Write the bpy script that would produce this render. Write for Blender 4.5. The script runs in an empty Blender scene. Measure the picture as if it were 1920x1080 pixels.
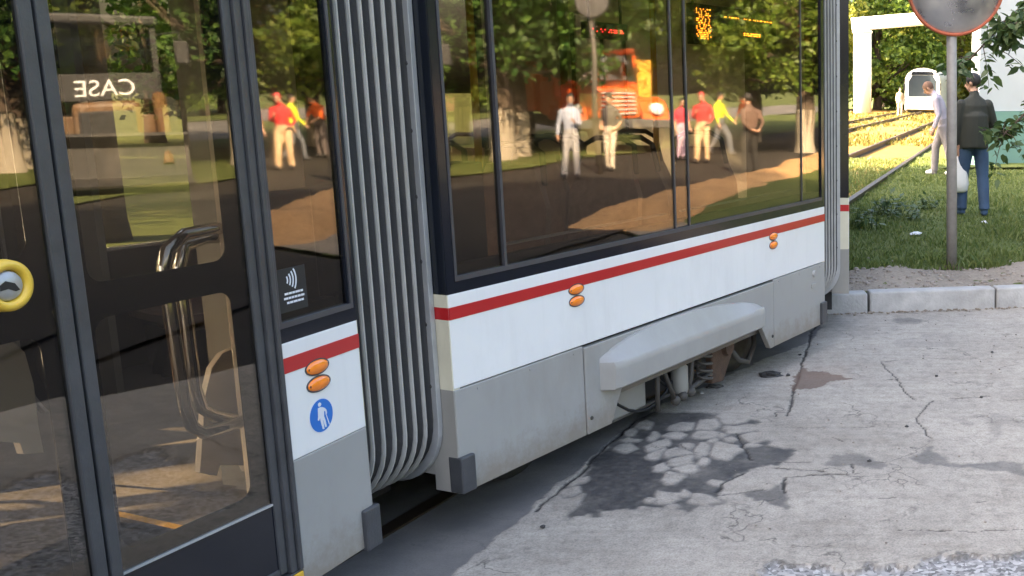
import bpy, bmesh, math, random
import numpy as np
from mathutils import Vector, Matrix, noise as mnoise

R = math.radians
rnd = random.Random(7)
S = bpy.context.scene
C = S.collection

# ------------------------------------------------------------------ camera, sky, sun, exposure
CAM_H, FPX, PX, PY, HOR = 1.7, 2000.0, 1600.0, 540.0, 170.0
PITCH = math.atan((PY - HOR) / FPX)
cam = bpy.data.cameras.new('camera')
cam.sensor_width = 36.0
cam.lens = FPX / 1920 * 36.0
cam.shift_x = -(PX - 960.0) / 1920.0
cam.clip_start, cam.clip_end = 0.05, 2000
camo = bpy.data.objects.new('camera', cam)
C.objects.link(camo)
camo.location = (0, 0, CAM_H)
camo.rotation_euler = (math.pi / 2 - PITCH, 0, 0)
S.camera = camo

SUN_EL, SUN_AZ = R(33), R(246)                 # azimuth clockwise from +Y
sdir = Vector((math.sin(SUN_AZ) * math.cos(SUN_EL), math.cos(SUN_AZ) * math.cos(SUN_EL), math.sin(SUN_EL)))
W = bpy.data.worlds.new('World'); S.world = W; W.use_nodes = True
nt = W.node_tree
bg = nt.nodes['Background']
sky = nt.nodes.new('ShaderNodeTexSky'); sky.sky_type = 'NISHITA'; sky.sun_disc = False
sky.sun_elevation = SUN_EL; sky.sun_rotation = SUN_AZ
sky.air_density = 0.8; sky.dust_density = 9.0; sky.ozone_density = 0.0
nt.links.new(sky.outputs[0], bg.inputs[0]); bg.inputs[1].default_value = 0.15
sun = bpy.data.lights.new('sun', 'SUN'); sun.energy = 5.0; sun.angle = R(0.55); sun.color = (1.0, 0.76, 0.47)
suno = bpy.data.objects.new('sun', sun); C.objects.link(suno)
suno.rotation_euler = sdir.to_track_quat('Z', 'Y').to_euler(); suno.location = sdir * 60

vs = S.view_settings
vs.view_transform = 'Standard'; vs.look = 'None'; vs.gamma = 1.0; vs.use_curve_mapping = False
vs.exposure = 3.04
S.cycles.use_denoising = True
S.cycles.max_bounces = 10; S.cycles.transparent_max_bounces = 24
S.cycles.diffuse_bounces = 4; S.cycles.glossy_bounces = 4
S.cycles.caustics_reflective = False; S.cycles.caustics_refractive = False
S.cycles.sample_clamp_indirect = 8.0

# ------------------------------------------------------------------ material helpers
def new_mat(name):
    m = bpy.data.materials.new(name); m.use_nodes = True
    n = m.node_tree.nodes; l = m.node_tree.links
    return m, n, l, n['Principled BSDF']

def ramp(n, stops):
    r = n.new('ShaderNodeValToRGB'); e = r.color_ramp.elements
    while len(e) < len(stops): e.new(0.5)
    for x, (p, c) in zip(e, stops):
        x.position = p; x.color = (c[0], c[1], c[2], 1) if not isinstance(c, (int, float)) else (c, c, c, 1)
    return r

def paint(name, col, rough=0.45, var=0.10, scale=3.0, metallic=0.0, bump=0.0, bscale=120.0, dirt=0.0, spec=0.5, coat=0.0, grime=0.0, streaks=0.0):
    """plain surface with slight mottling, dust and fine relief"""
    m, n, l, b = new_mat(name)
    tc = n.new('ShaderNodeTexCoord')
    nz = n.new('ShaderNodeTexNoise'); nz.inputs['Scale'].default_value = scale; nz.inputs['Detail'].default_value = 6; nz.inputs['Roughness'].default_value = 0.6
    l.new(tc.outputs['Object'], nz.inputs['Vector'])
    lo = [c * (1 - var) for c in col]; hi = [min(1, c * (1 + var * 0.6)) for c in col]
    r = ramp(n, [(0.3, lo), (0.7, hi)])
    l.new(nz.outputs['Fac'], r.inputs[0])
    src = r.outputs[0]
    if dirt:
        n2 = n.new('ShaderNodeTexNoise'); n2.inputs['Scale'].default_value = 1.7; n2.inputs['Detail'].default_value = 9; n2.inputs['Roughness'].default_value = 0.72
        mp = n.new('ShaderNodeMapping'); mp.inputs['Scale'].default_value = (1, 1, 0.45)
        l.new(tc.outputs['Object'], mp.inputs[0]); l.new(mp.outputs[0], n2.inputs['Vector'])
        r2 = ramp(n, [(0.5, 0.0), (0.78, dirt)]); l.new(n2.outputs['Fac'], r2.inputs[0])
        mx = n.new('ShaderNodeMix'); mx.data_type = 'RGBA'
        l.new(r2.outputs[0], mx.inputs['Factor']); l.new(src, mx.inputs['A']); mx.inputs['B'].default_value = (0.20, 0.175, 0.14, 1)
        src = mx.outputs['Result']
    if streaks:      # thin rain-borne dirt runs
        n4 = n.new('ShaderNodeTexNoise'); n4.inputs['Scale'].default_value = 1.0; n4.inputs['Detail'].default_value = 7; n4.inputs['Roughness'].default_value = 0.7
        mp4 = n.new('ShaderNodeMapping'); mp4.inputs['Scale'].default_value = (13, 13, 0.9); l.new(tc.outputs['Object'], mp4.inputs[0]); l.new(mp4.outputs[0], n4.inputs['Vector'])
        r4 = ramp(n, [(0.52, 0.0), (0.80, streaks)]); l.new(n4.outputs['Fac'], r4.inputs[0])
        m4 = n.new('ShaderNodeMix'); m4.data_type = 'RGBA'; l.new(r4.outputs[0], m4.inputs['Factor']); l.new(src, m4.inputs['A']); m4.inputs['B'].default_value = (0.24, 0.21, 0.17, 1); src = m4.outputs['Result']
    if grime:        # road spray caked on the lowest part
        ge = n.new('ShaderNodeNewGeometry'); sx = n.new('ShaderNodeSeparateXYZ'); l.new(ge.outputs['Position'], sx.inputs[0])
        mrg = n.new('ShaderNodeMapRange'); mrg.inputs[1].default_value = 0.46; mrg.inputs[2].default_value = 0.19; mrg.inputs[3].default_value = -0.25; mrg.inputs[4].default_value = 0.55; l.new(sx.outputs[2], mrg.inputs[0])
        n5 = n.new('ShaderNodeTexNoise'); n5.inputs['Scale'].default_value = 14; n5.inputs['Detail'].default_value = 9; n5.inputs['Roughness'].default_value = 0.75; l.new(tc.outputs['Object'], n5.inputs['Vector'])
        ad5 = n.new('ShaderNodeMath'); ad5.operation = 'ADD'; l.new(mrg.outputs[0], ad5.inputs[0]); l.new(n5.outputs['Fac'], ad5.inputs[1])
        r5 = ramp(n, [(0.62, 0.0), (1.0, grime)]); l.new(ad5.outputs[0], r5.inputs[0])
        m5 = n.new('ShaderNodeMix'); m5.data_type = 'RGBA'; l.new(r5.outputs[0], m5.inputs['Factor']); l.new(src, m5.inputs['A']); m5.inputs['B'].default_value = (0.23, 0.20, 0.16, 1); src = m5.outputs['Result']
    l.new(src, b.inputs['Base Color'])
    b.inputs['Metallic'].default_value = metallic
    b.inputs['Specular IOR Level'].default_value = spec
    b.inputs['Coat Weight'].default_value = coat
    rr = n.new('ShaderNodeMapRange'); rr.inputs[3].default_value = max(0.02, rough * 0.8); rr.inputs[4].default_value = min(1, rough * 1.25)
    l.new(nz.outputs['Fac'], rr.inputs[0]); l.new(rr.outputs[0], b.inputs['Roughness'])
    if bump:
        n3 = n.new('ShaderNodeTexNoise'); n3.inputs['Scale'].default_value = bscale; n3.inputs['Detail'].default_value = 4
        l.new(tc.outputs['Object'], n3.inputs['Vector'])
        bp = n.new('ShaderNodeBump'); bp.inputs['Strength'].default_value = bump; bp.inputs['Distance'].default_value = 0.01
        l.new(n3.outputs['Fac'], bp.inputs['Height']); l.new(bp.outputs[0], b.inputs['Normal'])
    return m

def glass(name, tint, f0=0.06, rough=0.0, wav=0.0):
    """tinted pane: clear tinted transmission plus mirror reflection growing towards grazing angles"""
    m, n, l, b = new_mat(name)
    n.remove(b)
    out = n['Material Output']
    tr = n.new('ShaderNodeBsdfTransparent'); tr.inputs[0].default_value = (*tint, 1)
    gl = n.new('ShaderNodeBsdfGlossy'); gl.inputs['Roughness'].default_value = rough; gl.inputs[0].default_value = (1, 0.97, 0.92, 1)
    geo = n.new('ShaderNodeNewGeometry')
    dt = n.new('ShaderNodeVectorMath'); dt.operation = 'DOT_PRODUCT'
    l.new(geo.outputs['Normal'], dt.inputs[0]); l.new(geo.outputs['Incoming'], dt.inputs[1])
    ab = n.new('ShaderNodeMath'); ab.operation = 'ABSOLUTE'; l.new(dt.outputs['Value'], ab.inputs[0])
    su = n.new('ShaderNodeMath'); su.operation = 'SUBTRACT'; su.inputs[0].default_value = 1; su.use_clamp = True; l.new(ab.outputs[0], su.inputs[1])
    pw = n.new('ShaderNodeMath'); pw.operation = 'POWER'; pw.inputs[1].default_value = 4.5; l.new(su.outputs[0], pw.inputs[0])
    ma = n.new('ShaderNodeMath'); ma.operation = 'MULTIPLY_ADD'; ma.inputs[1].default_value = 1 - f0; ma.inputs[2].default_value = f0; l.new(pw.outputs[0], ma.inputs[0])
    mx = n.new('ShaderNodeMixShader'); l.new(ma.outputs[0], mx.inputs[0]); l.new(tr.outputs[0], mx.inputs[1]); l.new(gl.outputs[0], mx.inputs[2])
    if wav:
        tc = n.new('ShaderNodeTexCoord'); nz = n.new('ShaderNodeTexNoise'); nz.inputs['Scale'].default_value = 2.2; nz.inputs['Detail'].default_value = 1
        l.new(tc.outputs['Object'], nz.inputs['Vector'])
        bp = n.new('ShaderNodeBump'); bp.inputs['Strength'].default_value = wav; bp.inputs['Distance'].default_value = 0.004
        l.new(nz.outputs['Fac'], bp.inputs['Height']); l.new(bp.outputs[0], gl.inputs['Normal'])
    l.new(mx.outputs[0], out.inputs[0])
    return m

def leafmat(name, c1, c2, trans=0.35):
    m, n, l, b = new_mat(name)
    geo = n.new('ShaderNodeNewGeometry')
    r = ramp(n, [(0.0, c1), (1.0, c2)]); l.new(geo.outputs['Random Per Island'], r.inputs[0])
    l.new(r.outputs[0], b.inputs['Base Color']); b.inputs['Roughness'].default_value = 0.5
    tl = n.new('ShaderNodeBsdfTranslucent'); l.new(r.outputs[0], tl.inputs[0])
    mx = n.new('ShaderNodeMixShader'); mx.inputs[0].default_value = trans
    l.new(b.outputs[0], mx.inputs[1]); l.new(tl.outputs[0], mx.inputs[2])
    l.new(mx.outputs[0], n['Material Output'].inputs[0])
    return m

def ground_mat(name, stops, scale=0.8, fine=40.0, bump=0.5, rough=0.95, bdist=0.02):
    m, n, l, b = new_mat(name)
    tc = n.new('ShaderNodeTexCoord')
    a = n.new('ShaderNodeTexNoise'); a.inputs['Scale'].default_value = scale; a.inputs['Detail'].default_value = 8; a.inputs['Roughness'].default_value = 0.65
    f = n.new('ShaderNodeTexNoise'); f.inputs['Scale'].default_value = fine; f.inputs['Detail'].default_value = 5
    l.new(tc.outputs['Object'], a.inputs['Vector']); l.new(tc.outputs['Object'], f.inputs['Vector'])
    ad = n.new('ShaderNodeMath'); ad.operation = 'MULTIPLY_ADD'; ad.inputs[1].default_value = 0.45; l.new(f.outputs['Fac'], ad.inputs[0])
    m2 = n.new('ShaderNodeMath'); m2.operation = 'MULTIPLY'; m2.inputs[1].default_value = 0.55; l.new(a.outputs['Fac'], m2.inputs[0]); l.new(m2.outputs[0], ad.inputs[2])
    r = ramp(n, stops); l.new(ad.outputs[0], r.inputs[0]); l.new(r.outputs[0], b.inputs['Base Color'])
    b.inputs['Roughness'].default_value = rough; b.inputs['Specular IOR Level'].default_value = 0.2
    bp = n.new('ShaderNodeBump'); bp.inputs['Strength'].default_value = bump; bp.inputs['Distance'].default_value = bdist
    l.new(f.outputs['Fac'], bp.inputs['Height']); l.new(bp.outputs[0], b.inputs['Normal'])
    return m

def emit(name, col, s):
    m, n, l, b = new_mat(name)
    b.inputs['Base Color'].default_value = (0.02, 0.02, 0.02, 1); b.inputs['Emission Color'].default_value = (*col, 1); b.inputs['Emission Strength'].default_value = s
    return m

M = {}
M['white'] = paint('white_paint', (0.80, 0.80, 0.775), 0.30, 0.04, 1.2, dirt=0.16, coat=0.25, streaks=0.09)
M['grey'] = paint('grey_paint', (0.330, 0.328, 0.310), 0.40, 0.08, 1.5, dirt=0.45, grime=0.85, streaks=0.12)
M['cover'] = paint('grey_plastic', (0.345, 0.34, 0.318), 0.42, 0.08, 2.0, dirt=0.4, grime=0.6)
M['red'] = paint('red_paint', (0.46, 0.012, 0.016), 0.30, 0.05, 2.0, coat=0.2)
M['black'] = paint('black_gloss', (0.010, 0.013, 0.020), 0.12, 0.2, 2.0)
M['blackmat'] = paint('black_rubber', (0.014, 0.015, 0.017), 0.55, 0.3, 9.0, bump=0.05)
M['cream'] = paint('cream_paint', (0.66, 0.62, 0.47), 0.45, 0.10, 4.0, dirt=0.5)
M['taupe'] = paint('taupe_grey_paint', (0.30, 0.29, 0.26), 0.5, 0.10, 4.0, dirt=0.5)
M['alu'] = paint('aluminium', (0.46, 0.47, 0.47), 0.40, 0.12, 14.0, metallic=0.3, dirt=0.35)
M['rib'] = paint('rib_profile', (0.44, 0.43, 0.40), 0.42, 0.18, 9.0, metallic=0.1, dirt=0.45)
M['fold'] = paint('bellows_cloth', (0.050, 0.050, 0.050), 0.75, 0.25, 6.0, bump=0.15, dirt=0.25)
M['frame'] = paint('frame_grey', (0.058, 0.061, 0.066), 0.40, 0.2, 12.0, bump=0.1)
M['gasket'] = paint('window_gasket', (0.055, 0.055, 0.062), 0.45, 0.2, 12.0)
M['chrome'] = paint('chrome', (0.62, 0.61, 0.60), 0.10, 0.08, 5.0, metallic=1.0)
M['beige'] = paint('beige_panel', (0.66, 0.57, 0.47), 0.5, 0.06, 3.0)
M['ceil'] = paint('ceiling_panel', (0.55, 0.54, 0.50), 0.6, 0.05, 2.0)
M['floor'] = paint('floor_vinyl', (0.17, 0.15, 0.13), 0.55, 0.45, 2.2, bump=0.15, bscale=60, dirt=0.5)
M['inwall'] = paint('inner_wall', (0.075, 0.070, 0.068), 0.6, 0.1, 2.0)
M['seat'] = paint('seat_fabric', (0.24, 0.165, 0.14), 0.85, 0.3, 24.0, bump=0.2)
M['seatshell'] = paint('seat_shell', (0.30, 0.21, 0.165), 0.5, 0.1, 5.0)
M['yellow'] = paint('yellow_paint', (0.72, 0.42, 0.035), 0.45, 0.1, 6.0)
M['buttonring'] = paint('yellow_button', (0.80, 0.52, 0.06), 0.35, 0.05, 8.0)
M['amber'] = paint('amber_plastic', (0.95, 0.24, 0.012), 0.18, 0.06, 30.0, coat=0.6)
M['blue'] = paint('blue_sticker', (0.012, 0.16, 0.56), 0.3, 0.04, 9.0)
M['sticker'] = paint('sticker_white', (0.72, 0.74, 0.78), 0.4, 0.03, 9.0)
M['darksteel'] = paint('dark_steel', (0.05, 0.048, 0.045), 0.6, 0.3, 10.0, metallic=0.3, dirt=0.6)
M['bogie'] = paint('bogie_grey', (0.075, 0.069, 0.060), 0.6, 0.25, 8.0, dirt=0.7)
M['rust'] = paint('rust', (0.10, 0.060, 0.038), 0.85, 0.4, 18.0, bump=0.4)
M['rail'] = paint('rail_steel', (0.045, 0.032, 0.022), 0.5, 0.3, 20.0, metallic=0.4)
M['kerb'] = paint('kerb_concrete', (0.43, 0.42, 0.395), 0.85, 0.22, 7.0, bump=0.5, bscale=50, dirt=0.6, streaks=0.25)
M['pole'] = paint('pole_galvanised', (0.34, 0.315, 0.285), 0.6, 0.2, 14.0, metallic=0.2, dirt=0.5)
M['mirror_rim'] = paint('mirror_rim', (0.62, 0.15, 0.07), 0.5, 0.25, 12.0, dirt=0.6)
M['arch'] = paint('pipe_white', (0.78, 0.77, 0.72), 0.6, 0.05, 2.0)
M['wallwhite'] = paint('wall_white', (0.60, 0.62, 0.64), 0.8, 0.05, 1.0, bump=0.1)
M['wallgreen'] = paint('wall_green', (0.20, 0.36, 0.30), 0.75, 0.07, 1.0, bump=0.1)
M['bark'] = paint('bark', (0.085, 0.062, 0.045), 0.95, 0.45, 9.0, bump=0.8, bscale=24)
M['limewash'] = paint('limewash', (0.33, 0.29, 0.23), 0.9, 0.12, 9.0, bump=0.4, bscale=24)
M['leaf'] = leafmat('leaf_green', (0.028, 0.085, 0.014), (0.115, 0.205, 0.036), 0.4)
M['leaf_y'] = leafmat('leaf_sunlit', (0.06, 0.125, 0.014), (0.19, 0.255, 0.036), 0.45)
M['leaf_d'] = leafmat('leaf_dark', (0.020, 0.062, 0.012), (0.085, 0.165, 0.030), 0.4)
M['leaf_n'] = leafmat('leaf_near', (0.05, 0.095, 0.03), (0.11, 0.16, 0.05))
M['grass'] = leafmat('grass_blade', (0.065, 0.11, 0.022), (0.20, 0.23, 0.065), 0.35)
M['dirtm'] = ground_mat('dirt', [(0.25, (0.13, 0.11, 0.085)), (0.5, (0.27, 0.23, 0.18)), (0.75, (0.38, 0.33, 0.27))], 1.6, 45, 0.8)
M['gravel'] = paint('gravel', (0.30, 0.26, 0.22), 0.95, 0.4, 20.0, bump=0.3)
M['sand'] = ground_mat('sand', [(0.25, (0.30, 0.17, 0.08)), (0.6, (0.52, 0.32, 0.15)), (0.8, (0.60, 0.39, 0.20))], 2.0, 22, 0.8, bdist=0.05)
M['turf'] = ground_mat('turf', [(0.28, (0.045, 0.06, 0.016)), (0.5, (0.085, 0.11, 0.028)), (0.72, (0.17, 0.165, 0.06))], 0.6, 30, 0.9)
M['dryturf'] = ground_mat('dry_turf', [(0.28, (0.11, 0.065, 0.016)), (0.5, (0.20, 0.12, 0.03)), (0.72, (0.27, 0.17, 0.05))], 0.35, 18, 0.6)
M['asphalt_far'] = ground_mat('asphalt_far', [(0.3, (0.10, 0.095, 0.09)), (0.7, (0.19, 0.18, 0.165))], 0.5, 60, 0.3)
M['asphalt_dark'] = ground_mat('asphalt_dark', [(0.3, (0.020, 0.018, 0.017)), (0.7, (0.045, 0.041, 0.037))], 0.5, 60, 0.3)
M['glass'] = glass('tinted_glass', (0.62, 0.58, 0.53), 0.112, rough=0.022, wav=0.22)
M['glass_door'] = glass('door_glass', (0.69, 0.67, 0.63), 0.085, rough=0.014, wav=0.16)
M['glass_far'] = glass('tinted_glass_far', (0.72, 0.70, 0.64), 0.04)
M['glass_clear'] = glass('clear_glass', (0.72, 0.74, 0.72), 0.05)
M['led'] = emit('led_orange', (1.0, 0.30, 0.02), 3.0)
M['led_red'] = emit('led_red', (1.0, 0.03, 0.03), 1.6)
M['orange'] = paint('orange_truck_paint', (0.80, 0.13, 0.015), 0.35, 0.06, 2.0)
M['tyre'] = paint('tyre_rubber', (0.02, 0.02, 0.02), 0.8, 0.3, 9.0)
M['loader'] = paint('loader_yellow', (0.13, 0.065, 0.022), 0.55, 0.2, 3.0, dirt=0.9)
M['brick'] = paint('brick_wall', (0.23, 0.12, 0.08), 0.9, 0.2, 6.0, bump=0.2)
M['pane'] = paint('house_pane', (0.03, 0.04, 0.05), 0.06, 0.1, 2.0)
M['trim'] = paint('white_trim', (0.70, 0.68, 0.64), 0.6, 0.05, 3.0)
M['pale'] = paint('pale_plaster', (0.60, 0.50, 0.42), 0.85, 0.08, 1.0)

# ------------------------------------------------------------------ object helpers
def rootloc(o):
    while o.parent: o = o.parent
    return o.location

def link(name, me, mats, parent=None, smooth=False):
    for m in (mats if isinstance(mats, (list, tuple)) else [mats]): me.materials.append(m)
    if smooth:
        me.polygons.foreach_set('use_smooth', np.ones(len(me.polygons), bool))
    o = bpy.data.objects.new(name, me); C.objects.link(o)
    if parent: o.parent = parent
    return o

def tag(o, label=None, cat=None, group=None, kind=None):
    if label: o['label'] = label
    if cat: o['category'] = cat
    if group: o['group'] = group
    if kind: o['kind'] = kind
    return o

def empty(name, loc=(0, 0, 0), rz=0, label=None, cat=None, group=None, kind=None):
    o = bpy.data.objects.new(name, None); C.objects.link(o); o.empty_display_size = 0.2
    o.location = loc; o.rotation_euler = (0, 0, rz)
    return tag(o, label, cat, group, kind)

class MB:
    """collects faces; vertices in world space unless build(local=True)"""
    def __init__(s): s.v, s.f, s.m = [], [], []
    def add(s, vs, fs, mi=0):
        b = len(s.v); s.v += [tuple(x) for x in vs]; s.f += [tuple(b + i for i in f) for f in fs]; s.m += [mi] * len(fs); return s
    def hexa(s, p, mi=0):   # 8 points: bottom 4 ccw, top 4 ccw
        return s.add(p, [(3, 2, 1, 0), (4, 5, 6, 7), (0, 1, 5, 4), (1, 2, 6, 5), (2, 3, 7, 6), (3, 0, 4, 7)], mi)
    def box(s, x0, x1, y0, y1, z0, z1, mi=0):
        return s.hexa([(x0, y0, z0), (x1, y0, z0), (x1, y1, z0), (x0, y1, z0), (x0, y0, z1), (x1, y0, z1), (x1, y1, z1), (x0, y1, z1)], mi)
    def fbox(s, F, u0, u1, v0, v1, z0, z1, mi=0):
        q = lambda u, v, z: F(u, v, z)
        return s.hexa([q(u0, v1, z0), q(u1, v1, z0), q(u1, v0, z0), q(u0, v0, z0), q(u0, v1, z1), q(u1, v1, z1), q(u1, v0, z1), q(u0, v0, z1)][::1], mi)
    def prism(s, F, poly, v0, v1, mi=0):    # poly of (u,z), extruded over v
        k = len(poly)
        a = [F(u, v1, z) for u, z in poly]; b = [F(u, v0, z) for u, z in poly]
        fs = [tuple(range(k)), tuple(range(2 * k - 1, k - 1, -1))] + [((i + 1) % k, i, k + i, k + (i + 1) % k) for i in range(k)]
        return s.add(a + b, fs, mi)
    def tube(s, pts, rad, n=8, mi=0, caps=True):
        pts = [Vector(p) for p in pts]; k = len(pts)
        rads = rad if isinstance(rad, (list, tuple)) else [rad] * k
        up = None; rings = []
        for i, p in enumerate(pts):
            t = (pts[min(i + 1, k - 1)] - pts[max(i - 1, 0)]).normalized()
            if up is None: up = t.orthogonal().normalized()
            up = (up - t * up.dot(t)).normalized(); w = t.cross(up)
            rings.append([p + (up * math.cos(a) + w * math.sin(a)) * rads[i] for a in [2 * math.pi * j / n for j in range(n)]])
        vs = [q for r in rings for q in r]
        fs = [(i * n + j, i * n + (j + 1) % n, (i + 1) * n + (j + 1) % n, (i + 1) * n + j) for i in range(k - 1) for j in range(n)]
        if caps: fs += [tuple(range(n - 1, -1, -1)), tuple((k - 1) * n + j for j in range(n))]
        return s.add(vs, fs, mi)
    def lathe(s, O, axis, prof, n=24, mi=0):      # prof: (radius, height along axis)
        O = Vector(O); ax = Vector(axis).normalized(); e1 = ax.orthogonal().normalized(); e2 = ax.cross(e1)
        vs = []; k = len(prof)
        for r, h in prof:
            for j in range(n):
                a = 2 * math.pi * j / n; vs.append(O + ax * h + (e1 * math.cos(a) + e2 * math.sin(a)) * r)
        fs = [(i * n + j, i * n + (j + 1) % n, (i + 1) * n + (j + 1) % n, (i + 1) * n + j) for i in range(k - 1) for j in range(n)]
        return s.add(vs, fs, mi)
    def ball(s, c, r, n=12, mi=0, ax=None):
        c = Vector(c); rx, ry, rz = (r if isinstance(r, (list, tuple)) else (r, r, r)); k = n // 2
        ax = ax or (Vector((1, 0, 0)), Vector((0, 1, 0)), Vector((0, 0, 1)))
        vs = []
        for i in range(k + 1):
            t = math.pi * i / k
            for j in range(n):
                a = 2 * math.pi * j / n
                vs.append(c + ax[0] * (rx * math.sin(t) * math.cos(a)) + ax[1] * (ry * math.sin(t) * math.sin(a)) + ax[2] * (rz * math.cos(t)))
        fs = [(i * n + j, (i + 1) * n + j, (i + 1) * n + (j + 1) % n, i * n + (j + 1) % n) for i in range(k) for j in range(n)]
        return s.add(vs, fs, mi)
    def build(s, name, mats, parent=None, smooth=False, bevel=0.0, local=False, fix=True):
        off = Vector((0, 0, 0)) if (local or not parent) else rootloc(parent)
        me = bpy.data.meshes.new(name)
        me.from_pydata([(x[0] - off[0], x[1] - off[1], x[2] - off[2]) for x in s.v], [], s.f)
        if len(set(s.m)) > 1: me.polygons.foreach_set('material_index', s.m)
        if fix:
            bm = bmesh.new(); bm.from_mesh(me); bmesh.ops.remove_doubles(bm, verts=bm.verts, dist=1e-6)
            bmesh.ops.recalc_face_normals(bm, faces=bm.faces); bm.to_mesh(me); bm.free()
        me.update()
        o = link(name, me, mats, parent, smooth)
        if bevel:
            bv = o.modifiers.new('bevel', 'BEVEL'); bv.width = bevel; bv.segments = 2; bv.limit_method = 'ANGLE'; bv.angle_limit = R(40)
        return o

def np_mesh(name, V, Fc, mats, parent=None, smooth=False):
    V = np.asarray(V, np.float32); Fc = np.asarray(Fc, np.int32); k = Fc.shape[1]
    me = bpy.data.meshes.new(name)
    me.vertices.add(len(V)); me.vertices.foreach_set('co', V.ravel())
    me.loops.add(Fc.size); me.loops.foreach_set('vertex_index', Fc.ravel())
    me.polygons.add(len(Fc)); me.polygons.foreach_set('loop_start', np.arange(0, Fc.size, k, dtype=np.int32))
    me.update(calc_edges=True)
    return link(name, me, mats, parent, smooth)

def copy_tree(o, parent=None):
    c = o.copy(); C.objects.link(c); c.parent = parent
    for ch in list(o.children): copy_tree(ch, c)
    return c

# pixel of the 1920-wide photograph -> point on a level surface of height z
cP, sP = math.cos(PITCH), math.sin(PITCH)
def at(x, y, z=0.0):
    dx, dz = (x - PX) / FPX, (PY - y) / FPX
    d = Vector((dx, cP + dz * sP, -sP + dz * cP)); t = (z - CAM_H) / d.z
    return Vector((d.x * t, d.y * t, z))

# car frames: origin on the near side at the car's end, u along the car, v outwards
def frame(ox, oy, yaw):
    d = Vector((math.sin(yaw), math.cos(yaw), 0)); n = Vector((d.y, -d.x, 0)); o = Vector((ox, oy, 0))
    f = lambda u, v, z: o + d * u + n * v + Vector((0, 0, z))
    f.o, f.d, f.n, f.yaw = o, d, n, yaw
    return f
FM = frame(-1.479, 3.821, R(23.07))
FL = frame(-1.616, 3.394, R(11.25))
FR = frame(-0.030, 7.42, R(-3.0))

# ------------------------------------------------------------------ ground, road, pavement
gm = MB()
gm.add([(-500, -500, -0.06), (500, -500, -0.06), (500, 700, -0.06), (-500, 700, -0.06)], [(0, 1, 2, 3)])
tag(gm.build('ground', M['turf']), kind='structure')

def poly_sheet(name, pts, z, mat, kind='structure', parent=None):
    m = MB(); m.add([(p[0], p[1], z) for p in pts], [tuple(range(len(pts)))])
    return tag(m.build(name, mat, parent), kind=kind)

KD = Vector((1.17, 0.2, 0)).normalized(); K0 = Vector((0.165, 8.10, 0))       # front foot line of the kerb
kerb_at = lambda s, off=0.0: K0 + KD * s + Vector((-KD.y, KD.x, 0)) * off
# wide asphalt under and around the tram, reaching the kerb line
a, b_ = kerb_at(-14), kerb_at(6.2)
poly_sheet('street', [(-16, -30), (30, -30), (30, 6), (b_.x + 2.0, b_.y - 0.4), (b_.x, b_.y), (a.x, a.y), (-16, 8)], -0.012, M['asphalt_dark'])

# worn asphalt in view: fine sheet with cracks sunk in and stains kept as a wear mask
GX0, GX1, GY0, GY1, GS = -2.2, 1.9, 2.9, 8.6, 0.0085
nx, ny = int((GX1 - GX0) / GS), int((GY1 - GY0) / GS)
gx = np.linspace(GX0, GX1, nx); gy = np.linspace(GY0, GY1, ny)
XX, YY = np.meshgrid(gx, gy)

def vnoise(X, Y, s, seed, octs=4):
    """value noise on a numpy grid"""
    r = np.random.RandomState(seed); out = np.zeros_like(X); amp = 1.0; tot = 0
    for o in range(octs):
        t = r.rand(64, 64); fx, fy = X * s, Y * s
        ix, iy = np.floor(fx).astype(int), np.floor(fy).astype(int); ax, ay = fx - ix, fy - iy
        ax, ay = ax * ax * (3 - 2 * ax), ay * ay * (3 - 2 * ay)
        g = lambda i, j: t[(iy + j) % 64, (ix + i) % 64]
        out += amp * ((g(0, 0) * (1 - ax) + g(1, 0) * ax) * (1 - ay) + (g(0, 1) * (1 - ax) + g(1, 1) * ax) * ay)
        tot += amp; amp *= 0.5; s *= 2.1
    return out / tot

def G(pts, sc=1.0, ox=0.0, oy=0.0):
    return [(lambda p: (p.x, p.y))(at(ox + x / sc, oy + y / sc)) for x, y in pts]

def in_poly(X, Y, P):
    ins = np.zeros(X.shape, bool); k = len(P)
    for i in range(k):
        x0, y0 = P[i]; x1, y1 = P[(i + 1) % k]
        if y0 == y1: continue
        c = ((y0 > Y) != (y1 > Y)) & (X < (x1 - x0) * (Y - y0) / (y1 - y0) + x0)
        ins ^= c
    return ins

def seg_dist(X, Y, P):
    d = np.full(X.shape, 9.0)
    for (x0, y0), (x1, y1) in zip(P[:-1], P[1:]):
        L2 = (x1 - x0) ** 2 + (y1 - y0) ** 2 + 1e-9
        t = np.clip(((X - x0) * (x1 - x0) + (Y - y0) * (y1 - y0)) / L2, 0, 1)
        d = np.minimum(d, np.hypot(X - x0 - t * (x1 - x0), Y - y0 - t * (y1 - y0)))
    return d

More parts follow.
